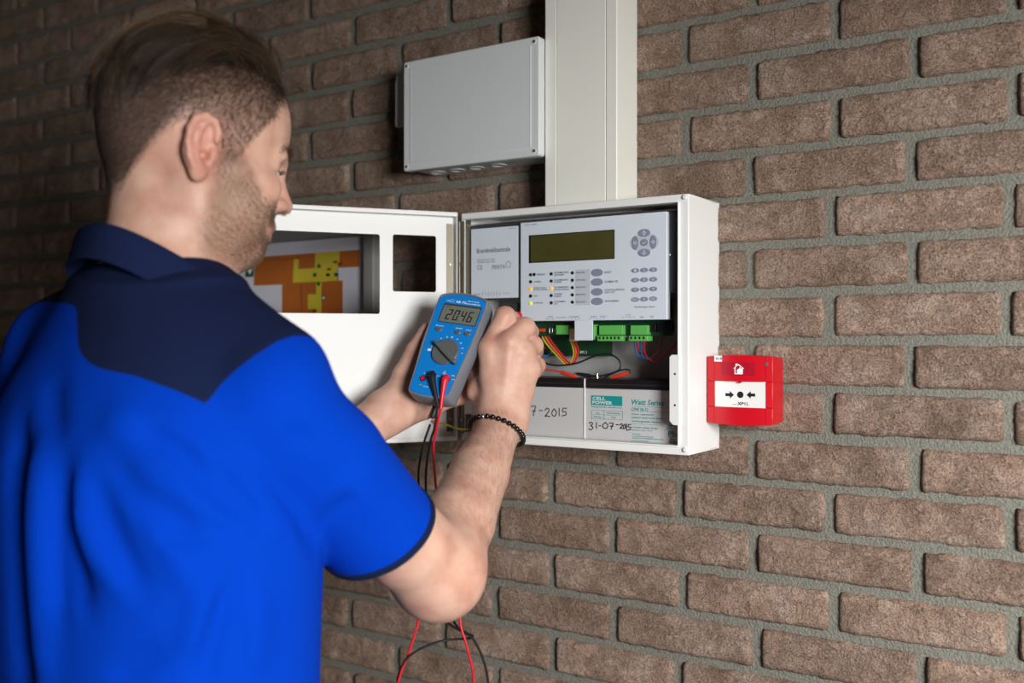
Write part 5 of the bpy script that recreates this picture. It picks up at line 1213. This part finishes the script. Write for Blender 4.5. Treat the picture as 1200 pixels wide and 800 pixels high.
for i, (px, py) in enumerate(SOCK):
    x, y = ml(px, py); s = lathe_stack([(ellipse(x, y, .0042, .0042, 18), 0), (ellipse(x, y, .0042, .0042, 18), .0013), (ellipse(x, y, .0030, .0030, 18), .0013), (ellipse(x, y, .0030, .0030, 18), .0003)], mfn).build('socket', BLACK, meter, smooth=True)
    if i == 0: lathe_stack([(ellipse(x, y, .0031, .0031, 16), .0004), (ellipse(x, y, .0031, .0031, 16), .0014), (ellipse(x, y, .0023, .0023, 16), .0014), (ellipse(x, y, .0023, .0023, 16), .0006)], mfn).build('socket_liner', REDW, s, smooth=True)
for s, a0, b0, a1, b1, hh in (('A', 496.3, 438, 498.6, 438.3, .0018), ('COM', 511.8, 441, 516.2, 441.8, .0014), ('V\u03a9', 528.5, 440.5, 533, 441, .0016), ('mA', 529.5, 445, 533, 445.6, .0014), ('FUSED', 496, 453, 502.5, 453.8, .0011), ('10A MAX', 491.5, 451, 494.8, 451.4, .0009)): mtext(s, a0, b0, a1, b1, hh, .015)
x, y = ml(521, 437); mb = MB(); strokes(mb, [[(0, 0), (.5, 1), (1, 0), (0, 0)], [(.5, .65), (.5, .25)]], (x-.0022, y-.0014, x+.0022, y+.0024), mfn, .0007, .0004); mb.build('warning_sign', WHPRINT, face)

# ------------------------------------------------------------------ test leads
def lead(name, label, m, sock, plug_px, path, probe, tip=None):
    o = empty(name, tuple(path[len(path)//2]), label, 'test lead')
    s0 = np.array(mfn(*ml(*sock), 0)); e = at(*plug_px); c = [s0+mn*.0005, s0+mn*.0050, s0+mn*.0078+(e-s0)*.10, s0+mn*.0070+(e-s0)*.32, s0+mn*.004+(e-s0)*.65, e]
    pp = spline(c, 5); n = len(pp); MB().tube(pp, list(np.interp(np.linspace(0, 1, n), [0, .25, .42, .6, 1], [.0040, .0044, .0046, .0036, .0022])), 12).build('plug', m, o, smooth=True)
    MB().tube(spline([pp[-2]]+path, 10), .00165, 8).build('wire', m, o, smooth=True)
    a, b_ = np.array(probe[0]), np.array(probe[1]); v = b_-a
    MB().tube([a-v*.02, a, a+v*.1, a+v*.55, a+v*.80, a+v*.83, a+v*.88, a+v*.90, b_], [.0022, .0038, .0044, .0044, .0042, .0066, .0066, .0034, .0030], 14).build('probe_handle', m, o, smooth=True)
    e = b_+v*.2 if tip is None else np.array(tip)
    MB().tube([b_, b_+(e-b_)*.9, e], [.0011, .0010, .0003], 8).build('probe_tip', STEEL, o, smooth=True)
    return o
_sx, _sz = wp(625, 380.5, BY-.008); STUD = np.array([_sx, BY-.008, _sz])
lead('test_lead', 'red test lead hanging from the multimeter with its probe at the circuit board', REDW, SOCK[2], (516.5, 479, 1.162*GS),
     PH((512, 500, 1.166), (508, 524, 1.18), (510, 560, 1.215), (512, 600, 1.25), (506, 660, 1.27), (492, 722, 1.25), (479, 765, 1.24), (466, 802, 1.23), (464, 850, 1.23), (500, 905, 1.23), (545, 870, 1.24), (555, 800, 1.245), (547, 757, 1.245), (539, 722, 1.25), (548, 660, 1.262), (570, 560, 1.272), (583, 500, 1.272), (588, 470, 1.268)), (at(608.5, 371.5, 1.262*GS)-_n(STUD-at(608.5, 371.5, 1.262*GS))*.034, at(608.5, 371.5, 1.262*GS)), STUD)
lead('test_lead', 'black test lead hanging in a loop from the multimeter', RUBBER, SOCK[1], (513.5, 477, 1.162*GS),
     PH((509.5, 500, 1.166), (505, 515, 1.175), (500, 544, 1.205), (499, 576, 1.225), (501, 640, 1.27), (512, 700, 1.275), (523, 727, 1.26), (540, 739, 1.25), (554, 748, 1.245), (566, 772, 1.24), (572, 802, 1.24), (570, 860, 1.24), (520, 910, 1.24), (472, 850, 1.24), (466, 802, 1.236), (468, 789, 1.235), (477, 771, 1.235), (497, 758, 1.236), (522, 750, 1.24), (548, 748, 1.256), (554, 745.5, 1.262), (548, 742, 1.268), (537, 735, 1.272), (528, 718, 1.28), (505, 650, 1.285), (491, 570, 1.25), (494, 530, 1.23), (504, 497, 1.222)), (at(507, 488, 1.222*GS), at(545, 380, 1.262*GS)))
